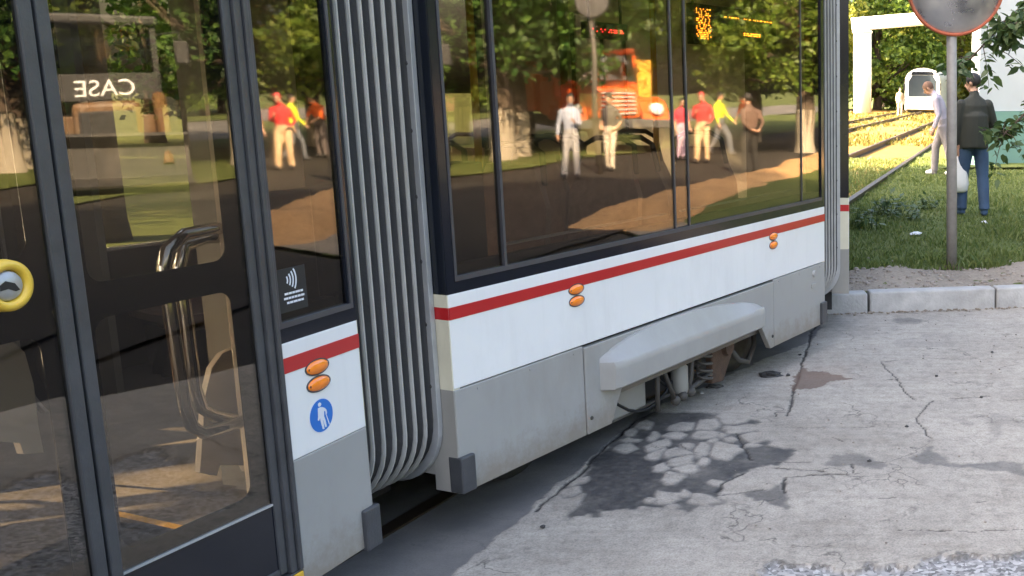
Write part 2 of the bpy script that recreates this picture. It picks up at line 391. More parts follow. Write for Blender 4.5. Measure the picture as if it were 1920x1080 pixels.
wx = (vnoise(XX, YY, 9, 1) - 0.5) * 0.10 + (vnoise(XX, YY, 40, 12, 3) - 0.5) * 0.035
wy = (vnoise(XX, YY, 9, 2) - 0.5) * 0.14 + (vnoise(XX, YY, 40, 13, 3) - 0.5) * 0.05
WX, WY = XX + wx, YY + wy
Zs = (2.454, 1000, 640)
stain = in_poly(WX, WY, G([(330, 480), (420, 400), (480, 330), (560, 320), (720, 335), (840, 340), (900, 345), (1000, 335), (1030, 380), (1050, 420), (1090, 440), (1060, 490),
    (1215, 500), (1200, 530), (1120, 570), (960, 610), (900, 640), (840, 690), (850, 750), (700, 790), (600, 770), (480, 770), (400, 780), (300, 780), (300, 820), (240, 810), (140, 835),
    (100, 800), (200, 760), (130, 720), (150, 680), (200, 610), (260, 560)], *Zs)).astype(float)
isl = [(680, 398, 60, 18), (800, 392, 55, 25), (650, 440, 42, 15), (790, 437, 55, 17), (865, 438, 18, 12), (905, 458, 24, 14), (575, 485, 52, 22), (705, 485, 35, 12), (665, 515, 52, 20),
       (775, 505, 36, 30), (690, 550, 56, 25), (885, 512, 62, 33), (558, 528, 28, 17), (595, 585, 30, 20), (700, 595, 50, 20), (640, 632, 42, 25), (780, 558, 24, 14), (610, 725, 52, 30),
       (775, 735, 58, 22), (690, 708, 28, 15), (530, 737, 30, 14), (555, 440, 24, 17), (510, 390, 38, 17), (415, 495, 56, 20), (440, 458, 40, 10), (442, 425, 26, 15), (210, 645, 36, 22),
       (180, 695, 42, 22), (115, 760, 66, 38), (830, 465, 22, 10), (925, 362, 62, 32), (960, 405, 72, 20), (1025, 445, 55, 24), (1000, 485, 35, 8), (860, 655, 50, 12), (640, 765, 26, 9)]
dark_core = np.clip(1 - np.hypot((WX - at(1170, 885).x) / 0.28, (WY - at(1170, 885).y) / 0.55), 0, 1)
ii = np.zeros_like(XX); q1 = np.full(XX.shape, 9.0); q2 = q1.copy()
for k, (cx, cy, rx, ry) in enumerate(isl):
    c = at(Zs[1] + cx / Zs[0], Zs[2] + cy / Zs[0]); ex = at(Zs[1] + (cx + rx) / Zs[0], Zs[2] + cy / Zs[0]); ey = at(Zs[1] + cx / Zs[0], Zs[2] + (cy - ry) / Zs[0])
    a1, b1 = abs(ex.x - c.x), abs(ey.y - c.y); U, V2 = WX - wx * 0.72 - c.x, WY - wy * 0.72 - c.y
    ang = [rnd.uniform(0, 1) + j * 6.283 / 6 + rnd.uniform(-.35, .35) for j in range(6)]       # each slab an uneven hexagon
    q = np.max([(U / a1 * math.cos(t_) + V2 / b1 * math.sin(t_)) / rnd.uniform(.86, 1.12) for t_ in ang], axis=0)
    q2 = np.where(q < q1, q1, np.minimum(q2, q)); q1 = np.minimum(q1, q)
ii = np.clip((1.12 - q1) / 0.05, 0, 1) * np.clip((q2 - q1 - 0.10 - .16 * vnoise(XX, YY, 6, 81, 2)) / 0.05, 0, 1)
stain *= (1 - ii)
def add_poly(pts, z, w):
    global stain
    stain = np.maximum(stain, in_poly(WX, WY, G(pts, *z)) * w)
add_poly([(960, 715), (1070, 690), (1150, 655), (1165, 700), (1185, 775), (1160, 785), (1080, 755), (1000, 740)], Zs, 0.8)
Z2 = (2.077, 1450, 560)
add_poly([(210, 630), (270, 612), (330, 612), (440, 640), (400, 664), (330, 656), (220, 656)], Z2, 0.7)
add_poly([(548, 632), (625, 578), (660, 635), (760, 650), (990, 636), (990, 692), (880, 680), (800, 665), (660, 664), (600, 650)], Z2, 0.7)
add_poly([(460, 82), (520, 78), (590, 82), (560, 105), (480, 102)], Z2, 0.5)
add_poly([(540, 158), (600, 140), (700, 140), (690, 185), (600, 195), (450, 185), (450, 170)], Z2, 0.22)
add_poly([(820, 470), (880, 455), (976, 480), (976, 505), (900, 490), (890, 560), (850, 560), (850, 500)], Z2, 0.28)
add_poly([(700, 470), (790, 485), (780, 500), (720, 490)], Z2, 0.28)
rust = in_poly(WX, WY, G([(70, 320), (95, 275), (180, 290), (320, 312), (240, 325), (170, 352), (80, 358)], *Z2)) * 0.9
rust_halo = np.clip(1 - np.hypot((WX - at(1545, 700).x) / 0.42, (WY - at(1545, 700).y) / 0.35), 0, 1)
cracks = np.zeros_like(XX)
for z, w, pts in [(Z2, .011, [(160, 110), (150, 130), (122, 230), (95, 300), (70, 420), (55, 460)]), (Z2, .007, [(60, 445), (10, 447), (8, 465)]), (Z2, .007, [(420, 250), (450, 290), (480, 320), (520, 370), (560, 400)]),
        (Z2, .006, [(420, 247), (540, 238), (680, 232)]), (Z2, .007, [(430, 325), (480, 315)]), (Z2, .008, [(690, 394), (760, 390), (840, 385)]), (Z2, .006, [(625, 400), (590, 430), (560, 470), (580, 510), (612, 545)]),
        (Z2, .008, [(300, 690), (220, 688), (130, 695), (40, 705), (42, 760)]), (Z2, .005, [(95, 505), (180, 508)]), (Z2, .004, [(240, 512), (410, 505)]), (Z2, .005, [(220, 545), (270, 560)]),
        (Z2, .006, [(310, 650), (320, 690), (345, 685)]), (Z2, .004, [(480, 908), (976, 905)]), (Z2, .006, [(915, 400), (976, 395)]), (Z2, .006, [(890, 270), (935, 262)]), (Z2, .006, [(410, 785), (475, 782)]),
        (Z2, .007, [(790, 795), (830, 793)]), (Z2, .006, [(0, 640), (140, 645)]), (Z2, .006, [(0, 665), (100, 672), (210, 680)]),
        (Zs, .010, [(560, 325), (470, 370), (400, 430), (330, 480), (260, 560), (180, 640), (110, 700), (40, 750), (0, 785)]), (Zs, .010, [(835, 690), (900, 640), (970, 612)]), (Zs, .007, [(845, 710), (960, 705), (1060, 690)]),
        (Zs, .008, [(1160, 640), (1160, 700)]), (Zs, .006, [(1120, 585), (1227, 600)]), (Zs, .007, [(940, 430), (970, 500), (1000, 550)])]:
    pp = G(pts, *z); d = seg_dist(XX + wx * 0.35, YY + wy * 0.35, pp)
    ww = w * (0.55 + 0.9 * vnoise(XX, YY, 14, 5, 2))
    cracks = np.maximum(cracks, np.clip((ww - d) / (ww * 0.6), 0, 1))
# the smoother strip along the tracks, left of the seam, darkened for tram shade
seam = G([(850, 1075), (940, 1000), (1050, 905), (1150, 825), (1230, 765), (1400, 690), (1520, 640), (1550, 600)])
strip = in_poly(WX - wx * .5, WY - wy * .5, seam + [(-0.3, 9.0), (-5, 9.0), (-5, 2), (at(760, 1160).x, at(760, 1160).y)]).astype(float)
# broken edge at the bottom of the view
pot = in_poly(WX, WY, G([(1400, 1072), (1450, 1058), (1500, 1062), (1575, 1066), (1650, 1068), (1700, 1070), (1760, 1052), (1800, 1046), (1860, 1044), (1960, 1040), (1960, 1300), (1300, 1300)])).astype(float)
pot_edge = np.clip(1 - seg_dist(WX, WY, G([(1400, 1075), (1450, 1058), (1575, 1066), (1700, 1070), (1760, 1052), (1800, 1046), (1860, 1044), (1960, 1040)])) / 0.03, 0, 1)
fine = vnoise(XX, YY, 55, 8, 3) - 0.5
ZZ = 0.004 * (vnoise(XX, YY, 1.6, 3, 3) - 0.5) * 2 + 0.0012 * fine - 0.006 * cracks - 0.0025 * stain + 0.002 * ii * (stain > -1) - 0.012 * pot + pot * 0.006 * (vnoise(XX, YY, 22, 9, 3) - 0.5) * 2 - 0.003 * strip
V = np.stack([XX, YY, ZZ + 0.006], -1).reshape(-1, 3)
idx = np.arange(nx * ny).reshape(ny, nx)
Fq = np.stack([idx[:-1, :-1], idx[:-1, 1:], idx[1:, 1:], idx[1:, :-1]], -1).reshape(-1, 4)
cen = V[Fq].mean(1)
keep = (cen[:, 1] - K0.y) < (cen[:, 0] - K0.x) * KD.y / KD.x + 0.05
Fq = Fq[keep]
mr, n, l, b = new_mat('worn_asphalt')
at1 = n.new('ShaderNodeAttribute'); at1.attribute_name = 'wear'
sep = n.new('ShaderNodeSeparateColor'); l.new(at1.outputs['Color'], sep.inputs[0])
at2 = n.new('ShaderNodeAttribute'); at2.attribute_name = 'wear_shade'
sep2 = n.new('ShaderNodeSeparateColor'); l.new(at2.outputs['Color'], sep2.inputs[0])
tc = n.new('ShaderNodeTexCoord')
def nz(scale, det=5, ro=0.6, vec=None):
    q = n.new('ShaderNodeTexNoise'); q.inputs['Scale'].default_value = scale; q.inputs['Detail'].default_value = det; q.inputs['Roughness'].default_value = ro
    l.new(vec or tc.outputs['Object'], q.inputs['Vector']); return q.outputs['Fac']
big = nz(1.1, 8, 0.65); spk = nz(115, 4, 0.75); mid_ = nz(16, 6, 0.7)
mp = n.new('ShaderNodeMapping'); mp.inputs['Scale'].default_value = (0.6, 9, 1); mp.inputs['Rotation'].default_value = (0, 0, R(6)); l.new(tc.outputs['Object'], mp.inputs[0])
streak = nz(2.2, 6, 0.65, mp.outputs[0])
base = ramp(n, [(0.28, (0.262, 0.236, 0.196)), (0.5, (0.370, 0.336, 0.282)), (0.75, (0.460, 0.418, 0.350))]); l.new(big, base.inputs[0])
def mix(a, bcol, fac, mode='MIX'):
    q = n.new('ShaderNodeMix'); q.data_type = 'RGBA'; q.blend_type = mode
    (l.new(fac, q.inputs['Factor']) if not isinstance(fac, float) else setattr(q.inputs['Factor'], 'default_value', fac))
    l.new(a, q.inputs['A'])
    (l.new(bcol, q.inputs['B']) if not isinstance(bcol, tuple) else setattr(q.inputs['B'], 'default_value', (*bcol, 1)))
    return q.outputs['Result']
sr = ramp(n, [(0.30, 0.86), (0.55, 1.0), (0.72, 1.06)]); l.new(streak, sr.inputs[0])
col = mix(base.outputs[0], sr.outputs[0], 0.8, 'MULTIPLY')
mrp = ramp(n, [(0.30, 0.66), (0.5, 0.98), (0.68, 1.12)]); l.new(mid_, mrp.inputs[0]); col = mix(col, mrp.outputs[0], 0.8, 'MULTIPLY')
spr = ramp(n, [(0.30, 0.48), (0.5, 1.0), (0.70, 1.30)]); l.new(spk, spr.inputs[0]); col = mix(col, spr.outputs[0], 0.75, 'MULTIPLY')
vw = n.new('ShaderNodeTexNoise'); vw.inputs['Scale'].default_value = 5; vw.inputs['Detail'].default_value = 5; l.new(tc.outputs['Object'], vw.inputs['Vector'])
va = n.new('ShaderNodeVectorMath'); va.operation = 'MULTIPLY_ADD'; va.inputs[1].default_value = (0.35, 0.35, 0.35); l.new(vw.outputs['Color'], va.inputs[0]); l.new(tc.outputs['Object'], va.inputs[2])
vo = n.new('ShaderNodeTexVoronoi'); vo.feature = 'DISTANCE_TO_EDGE'; vo.inputs['Scale'].default_value = 1.9; l.new(va.outputs[0], vo.inputs['Vector'])
vr = ramp(n, [(0.0, 0.75), (0.012, 0.0)]); l.new(vo.outputs['Distance'], vr.inputs[0])
vm = ramp(n, [(0.50, 0.0), (0.60, 1.0)]); l.new(nz(1.7, 4, 0.6), vm.inputs[0])
col = mix(col, (0.06, 0.057, 0.052), mix(vr.outputs[0], vm.outputs[0], 1.0, 'MULTIPLY'))
wm = ramp(n, [(0.52, 0.0), (0.72, 0.30)]); l.new(nz(3.1, 6, 0.7), wm.inputs[0]); col = mix(col, (0.23, 0.19, 0.145), wm.outputs[0])
col = mix(col, (0.115, 0.112, 0.108), sep2.outputs[1])        # smoother track strip, with shade beside the tram put into its colour
stn = ramp(n, [(0.3, (0.036, 0.035, 0.034)), (0.7, (0.085, 0.082, 0.078))]); l.new(nz(28, 5, 0.7), stn.inputs[0])
col = mix(col, stn.outputs[0], sep.outputs[0])
col = mix(col, (0.020, 0.019, 0.018), sep.outputs[1])
col = mix(col, (0.13, 0.085, 0.062), sep.outputs[2])
col = mix(col, (0.36, 0.22, 0.15), sep2.outputs[0])
gr = n.new('ShaderNodeTexVoronoi'); gr.inputs['Scale'].default_value = 70; l.new(tc.outputs['Object'], gr.inputs['Vector'])
gcol = ramp(n, [(0.0, (0.10, 0.10, 0.10)), (0.5, (0.30, 0.295, 0.285)), (1.0, (0.50, 0.49, 0.47))]); gs = n.new('ShaderNodeSeparateColor'); l.new(gr.outputs['Color'], gs.inputs[0]); l.new(gs.outputs[0], gcol.inputs[0])
col = mix(col, gcol.outputs[0], sep2.outputs[2])
l.new(col, b.inputs['Base Color'])
rg = n.new('ShaderNodeMapRange'); rg.inputs[3].default_value = 0.88; rg.inputs[4].default_value = 0.55; l.new(sep.outputs[0], rg.inputs[0]); l.new(rg.outputs[0], b.inputs['Roughness'])
b.inputs['Specular IOR Level'].default_value = 0.3
bp = n.new('ShaderNodeBump'); bp.inputs['Strength'].default_value = 0.5; bp.inputs['Distance'].default_value = 0.004; l.new(spk, bp.inputs['Height']); l.new(bp.outputs[0], b.inputs['Normal'])
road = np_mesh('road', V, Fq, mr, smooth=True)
tag(road, kind='structure')
def soft(A):    # small blur keeps stain edges from being razor sharp
    B = A.copy()
    B[1:-1, 1:-1] = (A[1:-1, 1:-1] * 2 + A[:-2, 1:-1] + A[2:, 1:-1] + A[1:-1, :-2] + A[1:-1, 2:]) / 6
    return B
patchy = np.clip(0.86 + 0.55 * (vnoise(XX, YY, 7, 21, 4) - 0.5) + 0.4 * dark_core, 0.45, 1.0)
for nm, ch in [('wear', (soft(soft(stain * (0.84 + .16 * (vnoise(XX, YY, 60, 82, 2) > .36)))) * patchy, cracks * 0.9, rust * 0.85)), ('wear_shade', (rust_halo * 0.28 * (vnoise(XX, YY, 12, 33, 3)), soft(strip) * (0.62 + 0.45 * vnoise(XX, YY, 5, 31, 4)), np.maximum(soft(pot) * 0.9, 0)))]:
    A = road.data.color_attributes.new(nm, 'FLOAT_COLOR', 'POINT')
    D = np.ones((nx * ny, 4), np.float32)
    for i, c in enumerate(ch): D[:, i] = np.clip(c, 0, 1).ravel()
    if nm == 'wear': D[:, 1] = np.maximum(D[:, 1], pot_edge.ravel() * 0.75 * (vnoise(XX, YY, 30, 44, 2).ravel() > 0.42))
    A.data.foreach_set('color', D.ravel())

# rails bedded in the street under the cars
def rail_path(off):
    pts = []
    for F, us in ((FL, (-12, -8, -5, -2.5)), (FM, (0.8, 2.4)), (FR, (2.0, 5.0, 6.5))):
        pts += [F(u, -1.25 + off, 0.0) for u in us]
    return pts
trk = empty('street_track', (-2.6, 4, 0), 0, 'grooved rails bedded in the asphalt underneath the near tram', 'track')
for off in (-0.76, 0.76):
    m = MB(); pts = rail_path(off)
    for p, q in zip(pts[:-1], pts[1:]):
        d = (q - p).normalized(); nn = Vector((d.y, -d.x, 0)) * 0.035
        m.hexa([p - nn + Vector((0, 0, -.05)), p + nn + Vector((0, 0, -.05)), q + nn + Vector((0, 0, -.05)), q - nn + Vector((0, 0, -.05)),
                p - nn + Vector((0, 0, .012)), p + nn + Vector((0, 0, .012)), q + nn + Vector((0, 0, .012)), q - nn + Vector((0, 0, .012))])
    m.build('rail', M['rail'], trk)

# kerb of single stones
kerb = empty('kerb', K0, 0, 'pale concrete kerb of long blocks between the road and the dirt verge', 'kerb')
KH = 0.165
for s0 in [-3.13, -2.08, -1.06, -0.035, 0.985, 2.005]:
    s1 = s0 + 1.006; m = MB(); e = rnd.uniform(-0.006, 0.006); h = KH + rnd.uniform(-0.006, 0.006)
    p = [kerb_at(s0, e), kerb_at(s1, e), kerb_at(s1, 0.15), kerb_at(s0, 0.15)]
    m.hexa([q + Vector((0, 0, -0.05)) for q in p] + [p[0] + Vector((0, 0, h)) + Vector((-KD.y, KD.x, 0)) * 0.012, p[1] + Vector((0, 0, h)) + Vector((-KD.y, KD.x, 0)) * 0.012, p[2] + Vector((0, 0, h)), p[3] + Vector((0, 0, h))])
    m.build('kerb_stone', M['kerb'], kerb, bevel=0.014)
# grit lying along the kerb foot
m = MB()
for i in range(420):
    s = rnd.uniform(-1.2, 3.2); o = -abs(rnd.gauss(0, 0.035)) - 0.004; r = rnd.uniform(0.004, 0.014); c = kerb_at(s, o) + Vector((0, 0, 0.009 + r * 0.4))
    m.ball(c, (r, r * rnd.uniform(.6, 1), r * .6), 6)
tag(m.build('kerb_grit', M['dirtm'], fix=False), 'brown grit gathered along the foot of the kerb', 'grit', kind='stuff')

m = MB(); r = np.random.RandomState(17)
for i in range(700):
    x, y = r.uniform(-.9, 1.6), r.uniform(3.0, 8.0); q = .0015 + .0055 * r.rand() ** 4
    m.ball((x, y, .006 + q * .5), (q, q * r.uniform(.6, 1), q * .7), 6)
tag(m.build('road_grit', M['gravel'], fix=False), 'fine loose grit scattered over the worn road', 'grit', kind='stuff')
# verge: dirt bank and lawn behind the kerb
def verge_z(X, Y):
    s = (X - K0.x) * KD.x + (Y - K0.y) * KD.y; o = -(X - K0.x) * KD.y + (Y - K0.y) * KD.x
    z = 0.15 + np.clip((o - 0.15) / 3.0, 0, 1) * 0.05
    z = z + 0.075 * np.exp(-((s - 0.25) / 0.42) ** 2 - ((o - 0.62) / 0.28) ** 2) + 0.085 * np.exp(-((s - 1.75) / 0.55) ** 2 - ((o - 0.72) / 0.33) ** 2)
    z = z * (1 - np.clip((s - 2.9) / 0.8, 0, 1) * np.clip(1.15 - o / 1.6, 0, 1))
    return z + 0.05 * (vnoise(X + 50, Y + 50, 1.3, 61, 4) - 0.5) * np.clip(o - 0.1, 0, 1) + 0.022 * (vnoise(X + 50, Y + 50, 9, 62, 3) - 0.5)
def sheet(name, x0, x1, y0, y1, st, zf, mat, cond, kind='structure'):
    a, b2 = np.meshgrid(np.arange(x0, x1 + 1e-6, st), np.arange(y0, y1 + 1e-6, st)); Zq = zf(a, b2)
    V = np.stack([a, b2, Zq], -1).reshape(-1, 3); ix = np.arange(a.size).reshape(a.shape)
    Fq = np.stack([ix[:-1, :-1], ix[:-1, 1:], ix[1:, 1:], ix[1:, :-1]], -1).reshape(-1, 4); c = V[Fq].mean(1)
    return tag(np_mesh(name, V, Fq[cond(c[:, 0], c[:, 1])], mat, smooth=True), kind=kind)
ko = lambda X, Y: -(X - K0.x) * KD.y + (Y - K0.y) * KD.x
dirt_edge = lambda X, Y: 1.0 + 0.35 * (vnoise(X + 40, Y + 40, 1.7, 71, 3) - 0.5) * 2
sheet('dirt_verge', -1.6, 6.6, 7.6, 10.6, 0.03, lambda X, Y: verge_z(X, Y) + 0.004, M['dirtm'], lambda X, Y: (ko(X, Y) > 0.13) & (ko(X, Y) < dirt_edge(X, Y)))
RD = Vector((5.5, 8.3)).normalized()           # direction of the diverging side street on the right
def side(X, Y, x0, y0): return (X - x0) * RD.y - (Y - y0) * RD.x
sheet('lawn', -3.0, 13.0, 7.6, 30.0, 0.1, verge_z, M['turf'], lambda X, Y: (ko(X, Y) > 0.12) & (side(X, Y, 6.3, 9.6) < 0.1) & ((Y < 11.6) | (X > 0.08 + (Y - 15) * .146)))

# grass blades
def blades(name, cond, N, x0, x1, y0, y1, hmin, hmax, wd, label, zf=verge_z, seed=5, mat=None):
    r = np.random.RandomState(seed)
    X = r.uniform(x0, x1, N); Y = y0 + (y1 - y0) * r.rand(N) ** 1.5
    k = cond(X, Y); X, Y = X[k], Y[k]; n_ = len(X); Z = zf(X, Y) - 0.01
    h = r.uniform(hmin, hmax, n_) * (0.5 + vnoise(X + 30, Y + 30, 2.2, 77, 3)); a = r.uniform(0, 6.28, n_); lean = r.uniform(0.1, 0.9, n_) * h; la = r.uniform(0, 6.28, n_)
    w = wd * (1 + Y / 14)
    dx, dy = np.cos(a) * w, np.sin(a) * w; lx, ly = np.cos(la) * lean, np.sin(la) * lean
    P = np.stack([np.stack([X - dx, Y - dy, Z], -1), np.stack([X + dx, Y + dy, Z], -1), np.stack([X + dx * .7 + lx * .4, Y + dy * .7 + ly * .4, Z + h * .6], -1), np.stack([X + lx, Y + ly, Z + h], -1)], 1).reshape(-1, 3)
    o = np_mesh(name, P, np.arange(len(P)).reshape(-1, 4), mat or M['grass']); return tag(o, label, 'grass', kind='stuff')
blades('lawn_grass', lambda X, Y: (ko(X, Y) > dirt_edge(X, Y) - 0.12) & (X < Y * 0.20 + 0.6) & (X > -0.7), 90000, -0.8, 6.0, 8.9, 24.0, 0.02, 0.06, 0.004, 'short green grass of the verge behind the dirt bank')
blades('tall_grass', lambda X, Y: (vnoise(X + 20, Y + 20, 1.1, 91, 3) > 0.56) & (ko(X, Y) > 0.8) & (X < Y * 0.2 + .5), 26000, -0.8, 5.0, 9.0, 22.0, 0.05, 0.10, 0.005, 'taller uncut tufts of grass between tram and mirror pole', seed=9)
# stones on the dirt
r = np.random.RandomState(4); m = MB()
for i in range(900):
    s, o = r.uniform(-0.6, 3.2), 0.16 + abs(r.normal(0.35, 0.3)); p = kerb_at(s, o); q = 0.006 + 0.022 * r.rand() ** 3
    z = float(verge_z(np.array([p.x]), np.array([p.y]))[0]); m.ball((p.x, p.y, z + q * .3), (q, q * r.uniform(.6, 1), q * .7), 6)
tag(m.build('verge_gravel', M['gravel'], fix=False), 'loose stones and clods on the dirt bank at the kerb', 'gravel', kind='stuff')

# ------------------------------------------------------------------ the side street seen in the tram's windows
def strip_sheet(name, x0, y0, w0, w1, l0, l1, z, mat, st=None):
    nrm = Vector((RD.y, -RD.x)); o = Vector((x0, y0)); p = lambda w, t: o + nrm * w + Vector((RD.x, RD.y)) * t
    return poly_sheet(name, [p(w0, l0), p(w1, l0), p(w1, l1), p(w0, l1)], z, mat)
strip_sheet('side_street', 6.3, 9.6, 0.0, 6.6, -12, 60, 0.02, M['asphalt_dark'])
strip_sheet('grass_strip', 6.3, 9.6, 6.6, 16.5, -24, 60, 0.05, M['turf'])
strip_sheet('avenue', 6.3, 9.6, 16.5, 30.0, -40, 110, 0.025, M['asphalt_far'])
strip_sheet('park_lawn', 6.3, 9.6, 30.0, 90.0, -60, 110, 0.06, M['turf'])
nrm = Vector((RD.y, -RD.x, 0)); RD3 = Vector((RD.x, RD.y, 0)); SO = Vector((6.3, 9.6, 0))
sp = lambda w, t, z=0.0: SO + nrm * w + RD3 * t + Vector((0, 0, z))
# ridge of dug sand
L = 11.0; k1, k2 = 150, 26; T, Wd = np.meshgrid(np.linspace(-0.5, L, k1), np.linspace(-1, 1, k2), indexing='ij')
hh = np.clip(1 - Wd ** 2, 0, 1) * (0.16 + 0.22 * vnoise(T + 9, Wd * .6 + 9, 1.4, 51, 4)) * np.clip((T + .5) * 2, 0, 1) * np.clip((L - T) * 2, 0, 1)
PX3 = np.stack([SO.x + nrm.x * (Wd * 0.75 + .1 + .3 * (vnoise(T + 3, Wd + 3, .7, 52, 3) - .5)) + RD.x * T, SO.y + nrm.y * (Wd * 0.75 + .1) + RD.y * T, 0.0 + hh * 1.2 + .05 * (vnoise(T + 1, Wd * 2 + 9, 6, 53, 3) - .5)], -1).reshape(-1, 3)
ix = np.arange(k1 * k2).reshape(k1, k2); o = np_mesh('sand_ridge', PX3, np.stack([ix[:-1, :-1], ix[1:, :-1], ix[1:, 1:], ix[:-1, 1:]], -1).reshape(-1, 4), M['sand'], smooth=True)
tag(o, 'long ridge of dug orange sand mirrored low in the middle window', 'sand pile')

# ------------------------------------------------------------------ the tram
tram = empty('tram', (-2.6, 5.0, 0.0), 0, 'white and grey articulated tram with red stripe and ribbed bellows filling the left', 'tram')
ZB, ZG, ZR0, ZR1, ZW, ZGL, ZT, ZROOF = 0.20, 0.605, 0.872, 0.918, 0.966, 1.022, 2.55, 3.30
CW = 2.5
def part(name, mats, parent=None, smooth=False, bevel=0.0):
    def f(m): return m.build(name, mats, parent or tram, smooth, bevel)
    return f

def pane(F, u0, u1, z0, z1, parent, name='window_pane', mat='glass', v=-0.012, th=0.006):
    return MB().fbox(F, u0, u1, v - th, v, z0, z1).build(name, M[mat], parent)

def bar(F, u0, u1, v0, v1, z0, z1, name, mat, parent, bevel=0.0):
    return MB().fbox(F, u0, u1, v0, v1, z0, z1).build(name, M[mat], parent, bevel=bevel)

def shell(F, u0, u1, name):
    """far wall, floor, ceiling, roof and near cornice of one car"""
    far = MB().fbox(F, u0, u1, -CW, -CW + 0.05, ZB + 0.1, 0.95).build('far_side_panel', M['white'], tram)
    MB().fbox(F, u0, u1, -CW, -CW + 0.05, ZT, ZROOF - .06).build('far_cornice', M['white'], tram)
    us = np.linspace(u0, u1, max(2, int(round((u1 - u0) / 1.4))) + 1)
    for u in us: MB().fbox(F, max(u0, u - .05), min(u1, u + .05), -CW, -CW + 0.05, 0.95, ZT).build('window_post', M['black'], far)
    for a1, b1 in zip(us[:-1], us[1:]):
        pane(F, a1 + .05, b1 - .05, 0.95, ZT, far, 'window_pane', 'glass_far', -CW + .03)
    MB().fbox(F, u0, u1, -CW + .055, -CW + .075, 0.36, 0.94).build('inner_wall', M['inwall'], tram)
    MB().fbox(F, u0, u1, -CW + .052, -0.052, 0.30, 0.36).build('floor', M['floor'], tram)
    MB().fbox(F, u0, u1, -CW + .052, -0.052, 2.42, 2.46).build('ceiling', M['ceil'], tram)
    MB().prism(lambda u, v, z: F(v, u, z), [(-CW, ZROOF), (-CW + .25, ZROOF + .12), (-.25, ZROOF + .12), (0, ZROOF), (0, ZT + .02), (-0.05, ZT + .02), (-0.05, ZROOF - .05), (-CW + .05, ZROOF - .05), (-CW + .05, ZROOF - .002)], u0, u1).build('roof', M['white'], tram)

# --- middle car -------------------------------------------------
F = FM; UM = 3.30
shell(F, 0.0, UM, 'middle')
body = MB().fbox(F, 0.0, UM, -0.045, 0.0, ZG + 0.004, ZW).build('side_panel', M['white'], tram, bevel=0.004)
bar(F, 0.0, UM, -0.002, 0.0018, ZR0, ZR1, 'red_stripe', 'red', body)
bar(F, 0.0, UM, -0.045, -0.0015, ZW, ZGL - 0.012, 'window_sill', 'black', body)
bar(F, 0.0, 0.040, -0.045, -0.0015, ZGL - 0.012, ZT, 'corner_post', 'black', body)
bar(F, UM - 0.04, UM, -0.045, -0.0015, ZGL - 0.012, ZT, 'corner_post', 'black', body)
bar(F, 0.040, UM - .04, -0.030, 0.0015, ZGL - 0.012, ZGL + 0.006, 'window_gasket', 'gasket', body)
bar(F, 0.040, 0.052, -0.030, 0.0015, ZGL + 0.006, ZT, 'window_gasket', 'gasket', body)
for a1, b1 in ((0.052, 0.308), (0.322, 1.546), (1.556, 1.676), (1.686, 2.982), (2.990, 3.255)):
    pane(F, a1, b1, ZGL + 0.006, ZT, body)
for a1, b1 in ((0.308, 0.322),):
    bar(F, a1, b1, -0.028, 0.001, ZGL + 0.006, ZT, 'window_bar', 'gasket', body)
for a1, b1 in ((1.546, 1.556), (1.676, 1.686), (2.982, 2.990)):
    bar(F, a1, b1, -0.024, -0.006, ZGL + 0.006, ZT, 'window_bar', 'frame', body)
for a1, b1 in ((.36, 1.54), (1.69, 2.97)): bar(F, a1, b1, -0.075, -0.055, 1.095, 1.104, 'sash_rail', 'alu', body)
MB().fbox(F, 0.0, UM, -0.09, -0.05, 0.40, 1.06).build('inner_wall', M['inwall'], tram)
# skirts
s1 = MB().fbox(F, 0.0, 0.765, -0.045, 0.0, ZB, ZG).build('skirt_panel', M['grey'], tram, bevel=0.004)
s2 = MB().prism(F, [(0.771, ZB), (0.945, ZB), (1.035, 0.345), (1.06, 0.385), (2.385, 0.385), (2.415, 0.345), (2.520, ZB), (2.566, ZB), (2.566, ZG - .010), (0.771, ZG - .010)], -0.03, 0.003).build('skirt_panel', M['grey'], tram, bevel=0.004)
s3 = MB().fbox(F, 2.572, UM, -0.045, 0.0, ZB, ZG).build('skirt_panel', M['grey'], tram, bevel=0.004)
for u, z in ((0.80, 0.27), (2.545, 0.27)):
    MB().lathe(F(u, 0.002, z), F.n, [(0.0, 0.006), (0.008, 0.006), (0.010, 0.0)], 10).build('panel_screw', M['darksteel'], s2)
MB().lathe(F(3.13, 0.0, 0.555), F.n, [(0, .012), (.018, .012), (.022, 0)], 14).build('panel_latch', M['cover'], s3)
bar(F, 3.09, 3.15, 0.0, 0.006, 0.465, 0.49, 'panel_plate', 'cover', s3)
for u in (0.12, 0.42, 0.70, 2.64, 2.92, 3.22):
    MB().lathe(F(u, 0.0, 0.585), F.n, [(0, .003), (.005, .003), (.006, 0)], 8).build('panel_screw', M['grey'], s1 if u < 1 else s3)
# backing so that no daylight shows through the panel joints
MB().fbox(F, 0.02, UM - .02, -0.075, -0.050, 0.56, 0.64).build('panel_backing', M['blackmat'], tram)
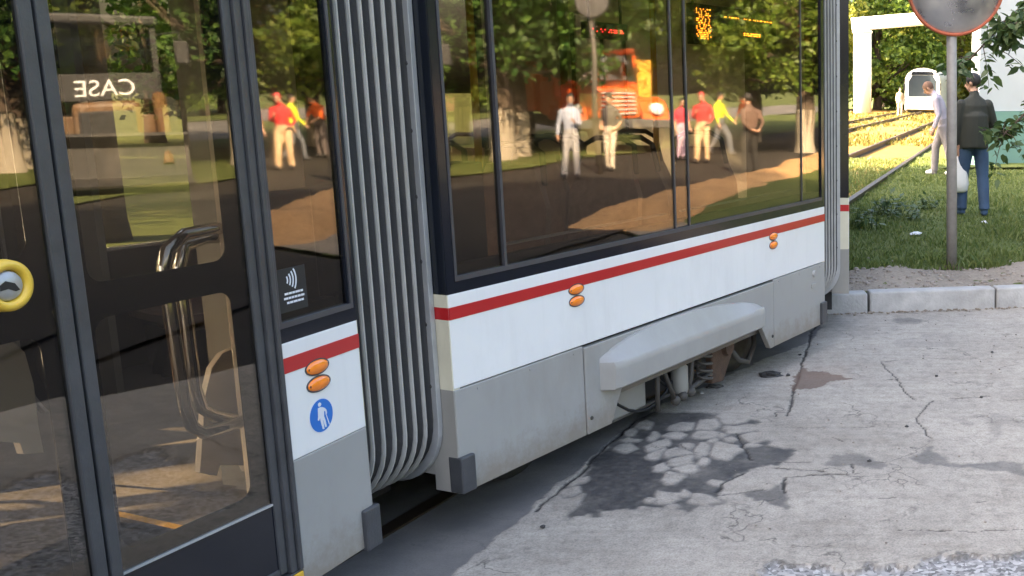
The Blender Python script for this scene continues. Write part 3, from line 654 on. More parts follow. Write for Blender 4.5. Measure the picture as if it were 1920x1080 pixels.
# bulging wheel cover
m = MB(); us = np.linspace(0.872, 2.395, 44); prof_n = 9; vs_ = []
for u in us:
    t = (u - 0.872) / 1.523; e = min(1, (t / 0.035)) ** 0.4 if t < 0.035 else (min(1, (1 - t) / 0.05) ** 0.5 if t > 0.95 else 1)
    zt = float(np.interp(u, [.872, 1.0, 1.15, 1.4, 1.65, 1.95, 2.19, 2.33, 2.395], [.525, .562, .584, .598, .596, .573, .541, .508, .485])); zr = 0.488 - 0.014 * t
    vs_ += [F(u, v, z) for v, z in ((0.002, zt), (0.018 * e, zt - 0.003), (0.045 * e, zr + (zt - zr) * 0.48), (0.068 * e, zr + 0.016), (0.076 * e, zr), (0.078 * e, zr - 0.02), (0.074 * e, 0.384), (0.066 * e, 0.376), (0.002, 0.376))]
fs = [(i * prof_n + j, i * prof_n + (j + 1) % prof_n, (i + 1) * prof_n + (j + 1) % prof_n, (i + 1) * prof_n + j) for i in range(43) for j in range(prof_n)]
fs += [tuple(range(prof_n)), tuple(43 * prof_n + j for j in range(prof_n))]
m.add(vs_, fs); wc = m.build('wheel_cover', M['cover'], tram, smooth=True)
sm = wc.modifiers.new('bevel', 'BEVEL'); sm.width = 0.006; sm.segments = 2; sm.limit_method = 'ANGLE'; sm.angle_limit = R(35)
wc.modifiers.new('wn', 'WEIGHTED_NORMAL')

# end wall of the middle car facing the near bellows, with the corner cap in cream, black and grey
def end_cap(F, u0, u1, zb):
    for (z0, z1, mt, nm) in ((zb, ZG, 'taupe', 'end_cap'), (ZG, ZR0, 'cream', 'end_cap'), (ZR0, ZR1, 'red', 'end_cap'), (ZR1, ZW, 'cream', 'end_cap'), (ZW, ZROOF, 'black', 'end_cap')):
        for va, vb in ((-0.12, -0.003), (-CW + .003, -CW + 0.12)): MB().fbox(F, u0, u1, va, vb, z0, z1).build(nm, M[mt], tram)
    for va, vb in ((-0.55, -0.122), (-CW + .122, -CW + 0.55)): MB().fbox(F, u0 + .001, u1 - .001, va, vb, zb + .06, ZROOF - .06).build('end_wall', M['taupe'], tram)
end_cap(F, -0.004, 0.03, ZB + .003)
end_cap(F, UM - .03, UM + 0.004, ZB + .003)
def buffer(F, u0, u1, z0, z1, parent):
    MB().fbox(F, u0, u1, -0.05, 0.016, z0, z1).build('corner_buffer', M['frame'], parent, bevel=0.006)
buffer(F, -0.006, 0.068, ZB + .002, 0.345, s1)
buffer(F, UM - .075, UM + 0.006, ZB + .002, 0.345, s3)

# marker lamps
def lamp(F, u, z, parent, rx=0.049, rz=0.021):
    n_, k_ = 20, 6; m = MB(); vs_ = []
    for i in range(k_ + 1):
        t = i / k_ * math.pi / 2
        for j in range(n_):
            a = 2 * math.pi * j / n_; vs_.append(F(u + rx * math.cos(t) * math.cos(a), 0.001 + 0.013 * math.sin(t), z + rz * math.cos(t) * math.sin(a)))
    m.add(vs_, [(i * n_ + j, i * n_ + (j + 1) % n_, (i + 1) * n_ + (j + 1) % n_, (i + 1) * n_ + j) for i in range(k_) for j in range(n_)])
    o = m.build('marker_lamp', M['amber'], parent, smooth=True)
    b_ = MB()
    for s in (-1, 1): b_.lathe(F(u + s * rx * .82, 0.004, z), F.n, [(0, .004), (.004, .004), (.005, 0)], 8)
    tag(b_.build('screw', M['darksteel'], o), kind='stuff')
    e = MB(); e.prism(F, [(u + (rx + .004) * math.cos(2 * math.pi * j / 24), z + (rz + .004) * math.sin(2 * math.pi * j / 24)) for j in range(24)], 0.0, 0.0025); e.build('lamp_base', M['frame'], o)
for u in (0.738, 2.579):
    lamp(F, u, 0.862, body); lamp(F, u, 0.811, body)
# --- bogie seen under the cover
bog = MB().fbox(F, 1.3, 2.0, -2.1, -0.40, 0.22, 0.36).build('bogie_frame', M['darksteel'], tram, bevel=0.01)
for va, vb in ((-.42, -.30), (-2.2, -2.08)): bar(F, .75, 2.75, va, vb, .20, .32, 'bogie_beam', 'darksteel', bog, .01)
bar(F, 1.08, 1.42, -0.26, -0.13, 0.14, 0.36, 'equipment_box', 'taupe', bog, .010); bar(F, 1.03, 1.80, -0.16, -0.135, 0.128, 0.143, 'support_bar', 'bogie', bog, .003)
m = MB(); m.lathe(F(1.70, -0.11, 0.135), (0, 0, 1), [(0, 0), (.040, 0), (.046, .02), (.046, .14), (.036, .15), (.036, .28), (0, .28)], 16); m.build('damper', M['taupe'], bog, smooth=True)
for pts_, rr_ in (([F(1.48, -.08, .36), F(1.60, -.08, .13)], .012), ([F(1.45, -.08, .36), F(1.445, -.08, .11)], .012), ([F(1.80, -.09, .36), F(1.78, -.09, .20), F(1.75, -.09, .13)], .013)):
    MB().tube(pts_, rr_, 8).build('link_rod', M['bogie'], bog, smooth=True)
for c_, rr_ in ((F(1.61, -.08, .120), .028), (F(1.755, -.08, .130), .030), (F(1.68, -.08, .125), .028)): MB().ball(c_, rr_, 10).build('joint', M['bogie'], bog, smooth=True)
m = MB(); m.prism(F, [(2.02, .10), (2.14, .085), (2.26, .24), (2.27, .42), (2.08, .42), (2.02, .28)], -0.26, -0.10); m.build('axle_box', M['rust'], bog, bevel=0.010)
MB().lathe(F(2.17, -.10, .28), F.n, [(0, .03), (.045, .03), (.05, 0)], 14).build('axle_cap', M['rust'], bog)
MB().tube([F(1.78, -.10, .135), F(2.08, -.12, .16)], .016, 8).build('brake_rod', M['bogie'], bog, smooth=True); bar(F, 1.84, 2.04, -0.26, -0.14, 0.14, 0.40, 'brake_unit', 'darksteel', bog, .01)
sp_ = []
for i in range(73): sp_.append(F(1.93 + .042 * math.cos(i * .52), -.10 + .042 * math.sin(i * .52), .15 + i * .0034))
MB().tube(sp_, .0085, 6).build('coil_spring', M['bogie'], bog, smooth=True)
for k_, (ua, ub, zz) in enumerate(((1.10, 1.75, .12), (1.5, 2.1, .135), (1.75, 2.4, .15))):
    MB().tube([F(ua + (ub - ua) * t_, -.13 - .02 * k_, zz + .16 * (2 * t_ - 1) ** 2) for t_ in np.linspace(0, 1, 9)], .008, 6).build('cable', M['blackmat'], bog, smooth=True)
bar(F, 0.98, 2.12, -0.34, -0.28, 0.10, 0.50, 'dark_backing', 'blackmat', bog)  # black sheet added behind the gear to darken the opening
MB().tube([F(2.24, -.12, .26), F(2.34, -.11, .16), F(2.46, -.12, .12), F(2.58, -.14, .20), F(2.60, -.16, .34)], .016, 8).build('hose', M['bogie'], bog, smooth=True)
for uu in (0.62, 2.60):
    for vv, sg in ((-0.33, 1), (-2.17, -1)):
        m = MB(); m.lathe(F(uu, vv, 0.315), F.n * sg, [(0, .03), (.06, .03), (.08, .012), (.20, .005), (.235, .03), (.30, .035), (.302, -.06), (.325, -.065), (.325, -.09), (0, -.09)], 32)
        m.build('wheel', M['darksteel'], bog, smooth=True)
MB().fbox(F, 0.1, 3.2, -1.9, -0.55, 0.10, 0.30).build('underframe', M['blackmat'], tram)
MB().fbox(FL, -5.4, -0.06, -2.3, -0.12, 0.13, 0.30).build('underframe', M['blackmat'], tram)  # black box added to deepen the shade beneath the near car
MB().fbox(FR, 0.06, 6.0, -2.3, -0.12, 0.16, 0.30).build('underframe', M['blackmat'], tram)  # same black box, added for shade beneath the rear car
MB().hexa([FL(-.05, -1.9, .12), FL(-.05, -.45, .12), FM(.08, -.45, .12), FM(.08, -1.9, .12), FL(-.05, -1.9, .26), FL(-.05, -.45, .26), FM(.08, -.45, .26), FM(.08, -1.9, .26)]).build('dark_filler', M['blackmat'], tram)  # black block added to darken the gap under the bellows

# --- near car (left of picture)
F = FL; UL0 = -5.6
shell(F, UL0, 0.0, 'near')
lb = MB().fbox(F, -0.345, 0.0, -0.045, 0.0, ZG, ZW).build('side_panel', M['white'], tram, bevel=0.004)
lb2 = MB().fbox(F, UL0, -1.72, -0.045, 0.0, ZG, ZW).build('side_panel', M['white'], tram, bevel=0.004)
sk = MB().fbox(F, -0.345, 0.0, -0.045, 0.0, ZB, ZG - .0005).build('skirt_panel', M['grey'], tram, bevel=0.004)
sk2 = MB().fbox(F, UL0, -1.72, -0.045, 0.0, ZB, ZG - .0005).build('skirt_panel', M['grey'], tram, bevel=0.004)
bar(F, -0.345, 0.0, -0.002, 0.0018, ZR0 + .003, ZR1 + .003, 'red_stripe', 'red', lb)
bar(F, UL0, -1.72, -0.002, 0.0018, ZR0, ZR1, 'red_stripe', 'red', lb2)
bar(F, -0.352, 0.0, -0.045, -0.0015, ZW, ZGL - 0.012, 'window_sill', 'black', lb)
bar(F, -0.012, 0.0, -0.045, -0.0015, ZGL - 0.012, ZT, 'corner_post', 'black', lb)
bar(F, UL0, -1.72, -0.045, -0.0015, ZW, ZGL, 'window_sill', 'black', lb2)
pane(F, UL0, -1.72, ZGL, ZT, lb2)
bar(F, -0.352, -0.012, -0.030, 0.0015, ZGL - 0.012, ZGL + 0.004, 'window_gasket', 'gasket', lb)
bar(F, -0.352, -0.336, -0.030, 0.0015, ZGL + 0.004, ZT, 'window_gasket', 'gasket', lb)
bar(F, -0.024, -0.012, -0.030, 0.0015, ZGL + 0.004, ZT, 'window_gasket', 'gasket', lb)
pane(F, -0.336, -0.024, ZGL + 0.004, ZT, lb)
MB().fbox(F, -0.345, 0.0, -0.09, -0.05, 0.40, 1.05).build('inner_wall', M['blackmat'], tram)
end_cap(F, -0.03, 0.004, ZB + .003)
buffer(F, -0.060, 0.018, ZB - .012, 0.332, sk)
lamp(F, -0.205, 0.862, lb, 0.050, 0.022); lamp(F, -0.205, 0.809, lb, 0.050, 0.022)
# round blue sticker with a white walking figure holding a cane
def disc(F, u, z, r, v0, v1, name, mat, parent, n_=40, parts=None):
    return MB().prism(F, [(u + r * math.cos(2 * math.pi * j / n_), z + r * math.sin(2 * math.pi * j / n_)) for j in range(n_)], v0, v1).build(name, M[mat], parent)
su, sz, sr_ = -0.206, 0.7065, 0.052
disc(F, su, sz, sr_ + .0035, 0.0002, 0.0010, 'sticker_border', 'sticker', lb)
stk = disc(F, su, sz, sr_, 0.0010, 0.0016, 'blue_sticker', 'blue', lb)
fig = lambda pts: [(su + (x - 567) / 215 * sr_ * 0.92, sz + (540 - y - (x - 567) * 0.42) / 365 * sr_ * 0.98) for x, y in pts]
m = MB()
m.prism(F, fig([(515, 275), (545, 240), (572, 250), (580, 285), (560, 325), (530, 340), (515, 320)]), .0016, .0022)
m.prism(F, fig([(505, 375), (555, 350), (600, 350), (640, 370), (670, 410), (680, 470), (665, 530), (648, 530), (650, 460), (625, 430), (612, 560), (635, 660), (650, 800), (620, 820), (590, 660), (578, 640), (590, 720), (598, 855), (565, 860), (540, 700), (530, 600), (505, 660), (482, 650), (495, 560), (500, 450)]), .0016, .0022)
m.prism(F, fig([(655, 540), (668, 535), (715, 750), (700, 762)]), .0016, .0022)
tag(m.build('walking_figure', M['sticker'], stk), kind='stuff')
# contactless card sticker inside the window corner
card = MB().fbox(F, -0.322, -0.205, -0.0118, -0.0095, 1.052, 1.182).build('card_sticker', M['blackmat'], lb)
m = MB()
for i, rr in enumerate((0.022, 0.034, 0.046, 0.058)):
    a0 = R(33); ps = [(-0.302 + rr * math.cos(a0 - 2 * a0 * j / 10), 1.1475 + rr * math.sin(a0 - 2 * a0 * j / 10)) for j in range(11)]
    qs = [(-0.302 + (rr - .0058) * math.cos(-a0 + 2 * a0 * j / 10), 1.1475 + (rr - .0058) * math.sin(-a0 + 2 * a0 * j / 10)) for j in range(11)]
    for j in range(10):
        m.add([F(ps[j][0], -.009, ps[j][1]), F(ps[j + 1][0], -.009, ps[j + 1][1]), F(qs[9 - j][0], -.009, qs[9 - j][1]), F(qs[10 - j][0], -.009, qs[10 - j][1])], [(0, 1, 2, 3)])
tag(m.build('wave_symbol', M['sticker'], card), kind='stuff')
m = MB()
for row, (a1, b1) in enumerate(((-.300, -.222), (-.304, -.216), (-.293, -.222))):
    u = a1; z = 1.1065 - row * 0.0138
    while u < b1:
        w_ = rnd.uniform(.010, .020); m.fbox(F, u, min(b1, u + w_), -.0095, -.009, z - .0032, z + .0032); u += w_ + 0.0022
tag(m.build('small_print', M['sticker'], card), kind='stuff')

# door posts and leaves
dr = MB().fbox(F, -0.362, -0.346, -0.06, 0.004, 0.264, ZT).build('door_frame', M['frame'], tram, bevel=0.003)
bar(F, -0.390, -0.364, -0.05, -0.004, 0.264, ZT, 'door_stile', 'frame', dr, .003)
MB().fbox(F, -1.72, -0.346, -0.06, -0.002, 0.256, 0.2625).build('door_sill', M['frame'], dr, bevel=0.003)
MB().fbox(F, -1.72, -0.346, -0.06, 0.001, 0.17, 0.2555).build('step_edge', M['yellow'], dr, bevel=0.003)
MB().fbox(F, -1.72, -0.346, -0.7, -0.062, 0.24, 0.36).build('entrance_floor', M['floor'], tram)
MB().fbox(F, -1.72, -0.346, -0.068, -0.0605, 0.335, 0.362).build('threshold', M['yellow'], tram)
FD = frame(*F(-0.392, -0.014, 0).xy, R(16.25))     # this leaf stands a few degrees inwards
leaf = MB()
leaf = leaf.fbox(FD, -0.028, 0.0, -0.03, 0.0, 0.27, ZT).build('door_leaf', M['frame'], tram, bevel=0.003)
bar(FD, -0.535, -0.510, -0.03, 0.0, 0.27, ZT, 'leaf_stile', 'frame', leaf, .003); bar(FD, -0.510, -0.028, -0.03, 0.0, 0.27, 0.29, 'leaf_rail', 'frame', leaf, .003)
MB().fbox(FD, -0.510, -0.028, -0.022, -0.006, 0.29, 0.492).build('lower_panel', M['black'], leaf)
MB().fbox(FD, -0.510, -0.028, -0.022, -0.002, 0.492, 0.498).build('panel_trim', M['alu'], leaf)
pane(FD, -0.510, -0.028, 0.498, ZT, leaf, 'door_glass', 'glass_door', -0.008, 0.005)
def rrect(u0, u1, z0, z1, r_, n_=6):
    o = []
    for cx, cz, a0 in ((u1 - r_, z1 - r_, 0), (u0 + r_, z1 - r_, 90), (u0 + r_, z0 + r_, 180), (u1 - r_, z0 + r_, 270)):
        o += [(cx + r_ * math.cos(R(a0 + 90 * i / n_)), cz + r_ * math.sin(R(a0 + 90 * i / n_))) for i in range(n_ + 1)]
    return o
def holed(F, outer, inner, v0, v1):
    """flat ring between an outer rectangle and a rounded inner opening"""
    m = MB(); u0, u1, z0, z1 = outer; k = len(inner); out = []
    cu, cz = (u0 + u1) / 2, (z0 + z1) / 2
    hu, hz = (max(p[0] for p in inner) - min(p[0] for p in inner)) / 2, (max(p[1] for p in inner) - min(p[1] for p in inner)) / 2
    icu, icz = (max(p[0] for p in inner) + min(p[0] for p in inner)) / 2, (max(p[1] for p in inner) + min(p[1] for p in inner)) / 2
    for x, y in inner:
        a, b1 = (x - icu) / hu, (y - icz) / hz; s_ = max(abs(a), abs(b1)); a /= s_; b1 /= s_
        out.append((cu + a * (u1 - u0) / 2, cz + b1 * (z1 - z0) / 2))
    P = [F(x, v, y) for v in (v0, v1) for x, y in inner + out]
    fs = []
    for i in range(k):
        j = (i + 1) % k
        fs += [(i, j, k + j, k + i), (2 * k + i, 3 * k + i, 3 * k + j, 2 * k + j), (i, 2 * k + i, 2 * k + j, j), (k + i, k + j, 3 * k + j, 3 * k + i)]
    m.add(P, fs)
    return m
for z0, z1, i0, i1 in ((0.498, 1.20, 0.545, 1.150), (1.20, ZT, 1.238, ZT - .05)):
    holed(FD, (-0.510, -0.028, z0, z1), rrect(-0.488, -0.085, i0, i1, 0.04), -0.0185, -0.0145).build('glass_border', M['black'], leaf)
# rubber-edged meeting stiles
st = MB().fbox(F, -0.978 - .002, -0.945 - .002, -0.05, -0.002, 0.26, ZT).build('door_stile', M['frame'], tram, bevel=0.004)
st2 = MB().fbox(F, -1.022, -0.988, -0.05, -0.002, 0.26, ZT).build('door_stile', M['frame'], tram, bevel=0.004)
MB().fbox(F, -0.988, -0.980, -0.05, -0.016, 0.26, ZT).build('rubber_seal', M['blackmat'], st)
l2 = MB().fbox(F, -1.71, -1.68, -0.05, -0.002, 0.264, ZT).build('door_leaf', M['frame'], tram, bevel=0.003)
bar(F, -1.68, -1.022, -0.05, -0.002, 0.264, 0.29, 'leaf_rail', 'frame', l2, .003)
pane(F, -1.68, -1.022, 0.29, ZT, l2, 'door_glass', 'glass_door', -0.012, 0.005)
for z0, z1, i0, i1 in ((0.29, 1.20, 0.40, 1.155), (1.20, ZT, 1.335, ZT - .05)):
    holed(F, (-1.68, -1.022, z0, z1), rrect(-1.62, -1.062, i0, i1, 0.04), -0.0225, -0.0185).build('glass_border', M['black'], l2)
bu, bz = -1.136, 1.283
btn = MB(); btn.lathe(F(bu, -0.011, bz), F.n, [(.034, 0), (.036, .018), (.046, .022), (.056, .016), (.058, 0)], 36); btn = btn.build('door_button', M['buttonring'], l2, smooth=True)
MB().lathe(F(bu, -0.011, bz), F.n, [(0, .016), (.030, .016), (.034, .008), (.034, 0)], 28).build('button_cap', M['alu'], btn, smooth=True)
MB().prism(F, [(bu - .022, bz + .004), (bu - .008, bz + .012), (bu + .012, bz + .004), (bu + .022, bz - .012), (bu + .012, bz - .014), (bu - .004, bz - .006), (bu - .022, bz - .008)], .0052, .0062).build('button_symbol', M['blackmat'], btn)

# --- far car (right of picture), turned away
F = FR
shell(F, 0.0, 6.2, 'rear')
rb = MB().fbox(F, 0.0, 6.2, -0.045, 0.0, ZG, ZW).build('side_panel', M['white'], tram, bevel=0.004)
rs = MB().fbox(F, 0.0, 6.2, -0.045, 0.0, 0.285, ZG - .0005).build('skirt_panel', M['grey'], tram, bevel=0.004)
bar(F, 0.0, 6.2, -0.002, 0.0018, ZR0, ZR1, 'red_stripe', 'red', rb)
bar(F, 0.0, 6.2, -0.045, -0.0015, ZW, ZGL, 'window_sill', 'black', rb)
for a1, b1 in ((0.06, 2.0), (2.06, 4.0), (4.06, 6.14)):
    pane(F, a1, b1, ZGL, ZT, rb)
    bar(F, a1 - .06, a1, -0.045, -0.0015, ZGL, ZT, 'window_bar', 'black', rb)
end_cap(F, -0.004, 0.03, 0.287)
MB().fbox(F, 6.17, 6.2, -CW + .01, -0.01, 0.3, ZROOF).build('tail_wall', M['white'], tram)

# --- bellows
def bellows(FA, ua, FB, ub, nrib, vin, zbot, rad, parent):
    A0, A1 = FA(ua, 0, 0), FB(ub, 0, 0)
    def Fr(t):
        o = A0.lerp(A1, t); nn = FA.n.lerp(FB.n, t).normalized(); dd = Vector((-nn.y, nn.x, 0))
        return lambda u, v, z: o + dd * u + nn * v + Vector((0, 0, z))
    def path(ins):
        pts = []; v0, v1 = -vin - ins, -CW + vin + ins; zb, r_ = zbot + ins, rad
        for z in np.linspace(3.15, zb + r_, 14): pts.append((v0, z))
        for a in np.linspace(0, 90, 10)[1:]: pts.append((v0 - r_ + r_ * math.cos(R(a)), zb + r_ - r_ * math.sin(R(a))))
        for v in np.linspace(v0 - r_, v1 + r_, 6)[1:-1]: pts.append((v, zb))
        for a in np.linspace(90, 0, 10): pts.append((v1 + r_ - r_ * math.cos(R(a)), zb + r_ - r_ * math.sin(R(a))))
        for z in np.linspace(zb + r_, 3.15, 14)[1:]: pts.append((v1, z))
        return pts
    P0, P1 = path(0.0), path(0.034)
    # pleated cloth
    ts = []; nseg = nrib * 2
    m = MB(); k = len(P0); rows = []
    for i in range(nseg + 1):
        t = i / nseg; f = Fr(t); src = P0 if i % 2 == 0 else path(0.075)
        rows += [f(0, v, z) for v, z in path(0.010 if i % 2 == 0 else 0.052)]
    m.add(rows, [(i * k + j, i * k + j + 1, (i + 1) * k + j + 1, (i + 1) * k + j) for i in range(nseg) for j in range(k - 1)])
    cl = m.build('bellows', M['fold'], parent, smooth=False)
    for i in range(nrib + 1):
        if i == nrib: break
        f = Fr((i + 0.12) / nrib); m = MB(); w = 0.0068; vs_ = []
        Q = [path(0.0), path(0.0), path(0.006), path(0.030), path(0.030), path(0.006)]; off = [-w * .5, w * .5, w, w, -w, -w]
        for j in range(k):
            for q in range(6): vs_.append(f(off[q], *Q[q][j]))
        m.add(vs_, [(j * 6 + q, j * 6 + (q + 1) % 6, (j + 1) * 6 + (q + 1) % 6, (j + 1) * 6 + q) for j in range(k - 1) for q in range(6)])
        m.build('rib', M['rib'], cl, smooth=False)
    return Fr, path, k, cl
def clamp(F, u0, u1, path, k, ins0, ins1, parent):
    m = MB(); a, b1 = path(ins0), path(ins1); vs_ = []
    for j in range(k): vs_ += [F(u0, *a[j]), F(u1, *a[j]), F(u1, *b1[j]), F(u0, *b1[j])]
    m.add(vs_, [(j * 4 + q, j * 4 + (q + 1) % 4, (j + 1) * 4 + (q + 1) % 4, (j + 1) * 4 + q) for j in range(k - 1) for q in range(4)])
    c = m.build('clamp_frame', M['alu'], parent, bevel=0.002)
    z = 0.62
    while z < 2.6:
        MB().lathe(F(u0, -( -a[0][0] + -b1[0][0]) / 2, z), -F.d, [(0, .004), (.007, .004), (.009, 0)], 8).build('screw', M['darksteel'], c); z += 0.235
Fr, path, k, cl = bellows(FL, 0.006, FM, -0.03, 8, 0.075, 0.232, 0.25, tram)
clamp(FM, -0.028, -0.006, path, k, -0.012, 0.042, cl)
Fr2, path2, k2_, cl2 = bellows(FM, 3.310, FR, -0.03, 8, 0.075, 0.262, 0.23, tram)
clamp(FR, -0.028, -0.006, path2, k2_, -0.012, 0.042, cl2)
MB().add([FL(-.1, -.5, .372), FL(-.1, -2.0, .372), FM(.1, -2.0, .372), FM(.1, -.5, .372)], [(0, 1, 2, 3)]).build('gangway_plate', M['floor'], tram)
MB().add([FM(3.2, -.5, .372), FM(3.2, -2.0, .372), FR(.1, -2.0, .372), FR(.1, -.5, .372)], [(0, 1, 2, 3)]).build('gangway_plate', M['floor'], tram)

# --- inside: seats, posts, rails, display
def seat(F, u, v, face, floor=0.36):
    """moulded seat; face=+1 looks along +u"""
    m = MB(); prof = [(0.0, 0.45), (0.10, 0.44), (0.36, 0.455), (0.41, 0.49), (0.44, 0.70), (0.475, 0.95), (0.50, 1.14)]
    rows = []
    for (a, z) in prof:
        wv = 0.21 if z < .98 else (0.19 if z < 1.1 else 0.13)
        for s in np.linspace(-1, 1, 7):
            rows.append((u - face * (a - .22) , v + s * wv, z + floor - .36 + (0.018 * s * s if z < .5 else 0), a))
    P = [F(r_[0] + (face * 0.03 * 0 if True else 0), r_[1], r_[2]) for r_ in rows]
    P2 = [F(r_[0] - face * (.035 if i >= 28 else 0.0), r_[1], r_[2] - (.035 if i < 28 else 0.0)) for i, r_ in enumerate(rows)]
    fs = [(i * 7 + j, i * 7 + j + 1, (i + 1) * 7 + j + 1, (i + 1) * 7 + j) for i in range(6) for j in range(6)]
    m.add(P, fs, 0); m.add(P2, [f[::-1] for f in fs], 1)
    rim = list(range(7)) + [6 + 7 * i for i in range(1, 7)] + [42 + j for j in range(5, -1, -1)] + [7 * i for i in range(5, 0, -1)]
    kk = len(rim); m.add([P[i] for i in rim] + [P2[i] for i in rim], [(i, (i + 1) % kk, kk + (i + 1) % kk, kk + i) for i in range(kk)], 1)
    o = m.build('seat', [M['seat'], M['seatshell']], tram, smooth=False)
    h = MB(); uu = u - face * .30
    dz_ = floor - .36; h.tube([F(uu, v - .17, 1.05 + dz_), F(uu - face * .02, v - .15, 1.19 + dz_), F(uu - face * .02, v - .08, 1.225 + dz_), F(uu - face * .02, v + .08, 1.225 + dz_), F(uu - face * .02, v + .15, 1.19 + dz_), F(uu, v + .17, 1.05 + dz_)], .014, 8)
    h.build('grab_handle', M['blackmat'], o, smooth=True)
    MB().fbox(F, u - .16, u + .16, v - .12, v + .12, floor + .002, floor + .075).build('seat_base', M['seatshell'], o, bevel=0.02)
for u in (0.55, 1.25, 2.05, 2.75):
    f_ = 1 if u > 1.6 else -1
    seat(FM, u, -0.40, f_, .60); seat(FM, u, -0.84, f_, .60); seat(FM, u, -2.12, f_, .56)
MB().fbox(FM, 0.45, 2.95, -1.08, -0.10, 0.365, 0.60).build('seat_podium', M['inwall'], tram)
MB().fbox(FM, 0.45, 2.95, -2.42, -1.88, 0.365, 0.56).build('seat_podium', M['inwall'], tram)
MB().fbox(FM, 0.045, 0.33, -0.52, -0.095, 0.365, 1.43).build('equipment_cabinet', M['blackmat'], tram, bevel=.01)
MB().fbox(FL, -0.310, -0.035, -0.125, -0.095, 0.365, 1.40).build('equipment_cabinet', M['blackmat'], tram, bevel=.01)
for u in (-0.55, -1.35, -2.15):
    seat(FL, u, -2.1, -1); seat(FL, u, -1.66, -1)
for u in (1.0, 2.2): seat(FR, u, -0.4, 1)
def post(F, u, v, mat='yellow', z0=0.36, z1=2.42, r_=.017): MB().tube([F(u, v, z0), F(u, v, z1)], r_, 10).build('grab_pole', M[mat], tram, smooth=True)
post(FM, 0.95, -0.68); post(FM, 1.62, -1.75); post(FM, 2.42, -0.68); post(FL, -0.28, -1.75); post(FL, -1.75, -1.40)
# beige column beside the door with screen panel and bent chrome rails
def on_plane(F, x, y, v):
    dx, dz = (x - PX) / FPX, (PY - y) / FPX; d = Vector((dx, cP + dz * sP, -sP + dz * cP)); o = F(0, v, 0); c0 = Vector((0, 0, CAM_H))
    p = c0 + d * ((o - c0).dot(F.n) / d.dot(F.n)); return (p - F.o).dot(F.d), p.z
def pt(x, y, v):
    u, z = on_plane(FL, x, y, v); return FL(u, v, z)
cu = on_plane(FL, 468, 700, -.17)[0]
col_ = MB().fbox(FL, cu - .035, cu + .04, -0.20, -0.14, 0.362, 2.42).build('door_column', M['beige'], tram, bevel=0.012)
MB().prism(FL, [on_plane(FL, x, y, -.42) for x, y in ((370, 885), (380, 740), (392, 690), (412, 662), (440, 650), (475, 650), (487, 880), (458, 884), (452, 872), (408, 872), (402, 892))], -.43, -.41).build('screen_panel', M['beige'], col_)
for v_, pp_ in ((-.20, [(448, 425), (400, 428), (345, 440), (312, 470), (306, 500), (328, 640), (346, 760), (360, 800), (380, 812), (448, 788)]), (-.26, [(448, 432), (385, 446), (345, 462), (336, 500), (352, 620), (366, 730), (378, 765), (400, 778), (448, 786)])):
    q = [pt(x, y, v_) for x, y in pp_]; q[0] = FL(cu, -.17, q[0].z); q[-1] = FL(cu, -.17, q[-1].z)
    MB().tube(q, .0185, 12).build('bent_handrail', M['chrome'], col_, smooth=True)
MB().prism(FL, [on_plane(FL, x, y, -.32) for x, y in ((-90, 640), (18, 640), (40, 660), (57, 720), (66, 800), (76, 848), (38, 851), (31, 830), (-90, 822))], -.33, -.31).build('screen_panel', M['beige'], tram)
MB().fbox(FL, -1.62, -1.55, -0.215, -0.145, 0.362, 2.42).build('door_column', M['beige'], tram, bevel=0.012)
a_, b_ = at(200, 958, .364), at(350, 992, .364); w_ = Vector((0, .016, 0))
MB().add([a_ - w_, b_ - w_, b_ + w_, a_ + w_], [(0, 1, 2, 3)]).build('floor_line', M['yellow'], tram)
# hanging route displays with lit dots, inside the middle car's windows
def display(v, rows, mat, pad=.03):
    q = [(on_plane(FM, x0, y0, v), on_plane(FM, x1, y1, v), dn) for x0, y0, x1, y1, dn in rows]
    us_ = [a for p0, p1, _ in q for a in (p0[0], p1[0])]; zs_ = [a for p0, p1, _ in q for a in (p0[1], p1[1])]
    b_ = MB().fbox(FM, min(us_) - pad, max(us_) + pad, v - .05, v - .003, min(zs_) - pad, max(zs_) + pad).build('route_display', M['blackmat'], tram, bevel=.006)
    m = MB()
    for (u0_, za), (u1_, zb_), dn in q:
        z0_, z1_ = min(za, zb_), max(za, zb_)
        for i in range(int((u1_ - u0_) / .0105) + 1):
            for j in range(int((z1_ - z0_) / .0105) + 1):
                if rnd.random() < dn: m.fbox(FM, u0_ + i * .0105, u0_ + i * .0105 + .006, v - .003, v - .002, z0_ + j * .0105, z0_ + j * .0105 + .006)
    tag(m.build('lit_dots', mat, b_), kind='stuff')
    for u in (min(us_), max(us_)): MB().tube([FM(u, v - .025, max(zs_) + pad), FM(u, v - .025, 2.42)], .008, 6).build('hanger', M['blackmat'], b_)
display(-0.30, [(1306, 16, 1334, 74, .38), (1358, 30, 1452, 44, .5), (1394, 62, 1426, 70, .75)], M['led'])
display(-0.30, [(1112, 52, 1172, 64, .4)], M['led_red'])

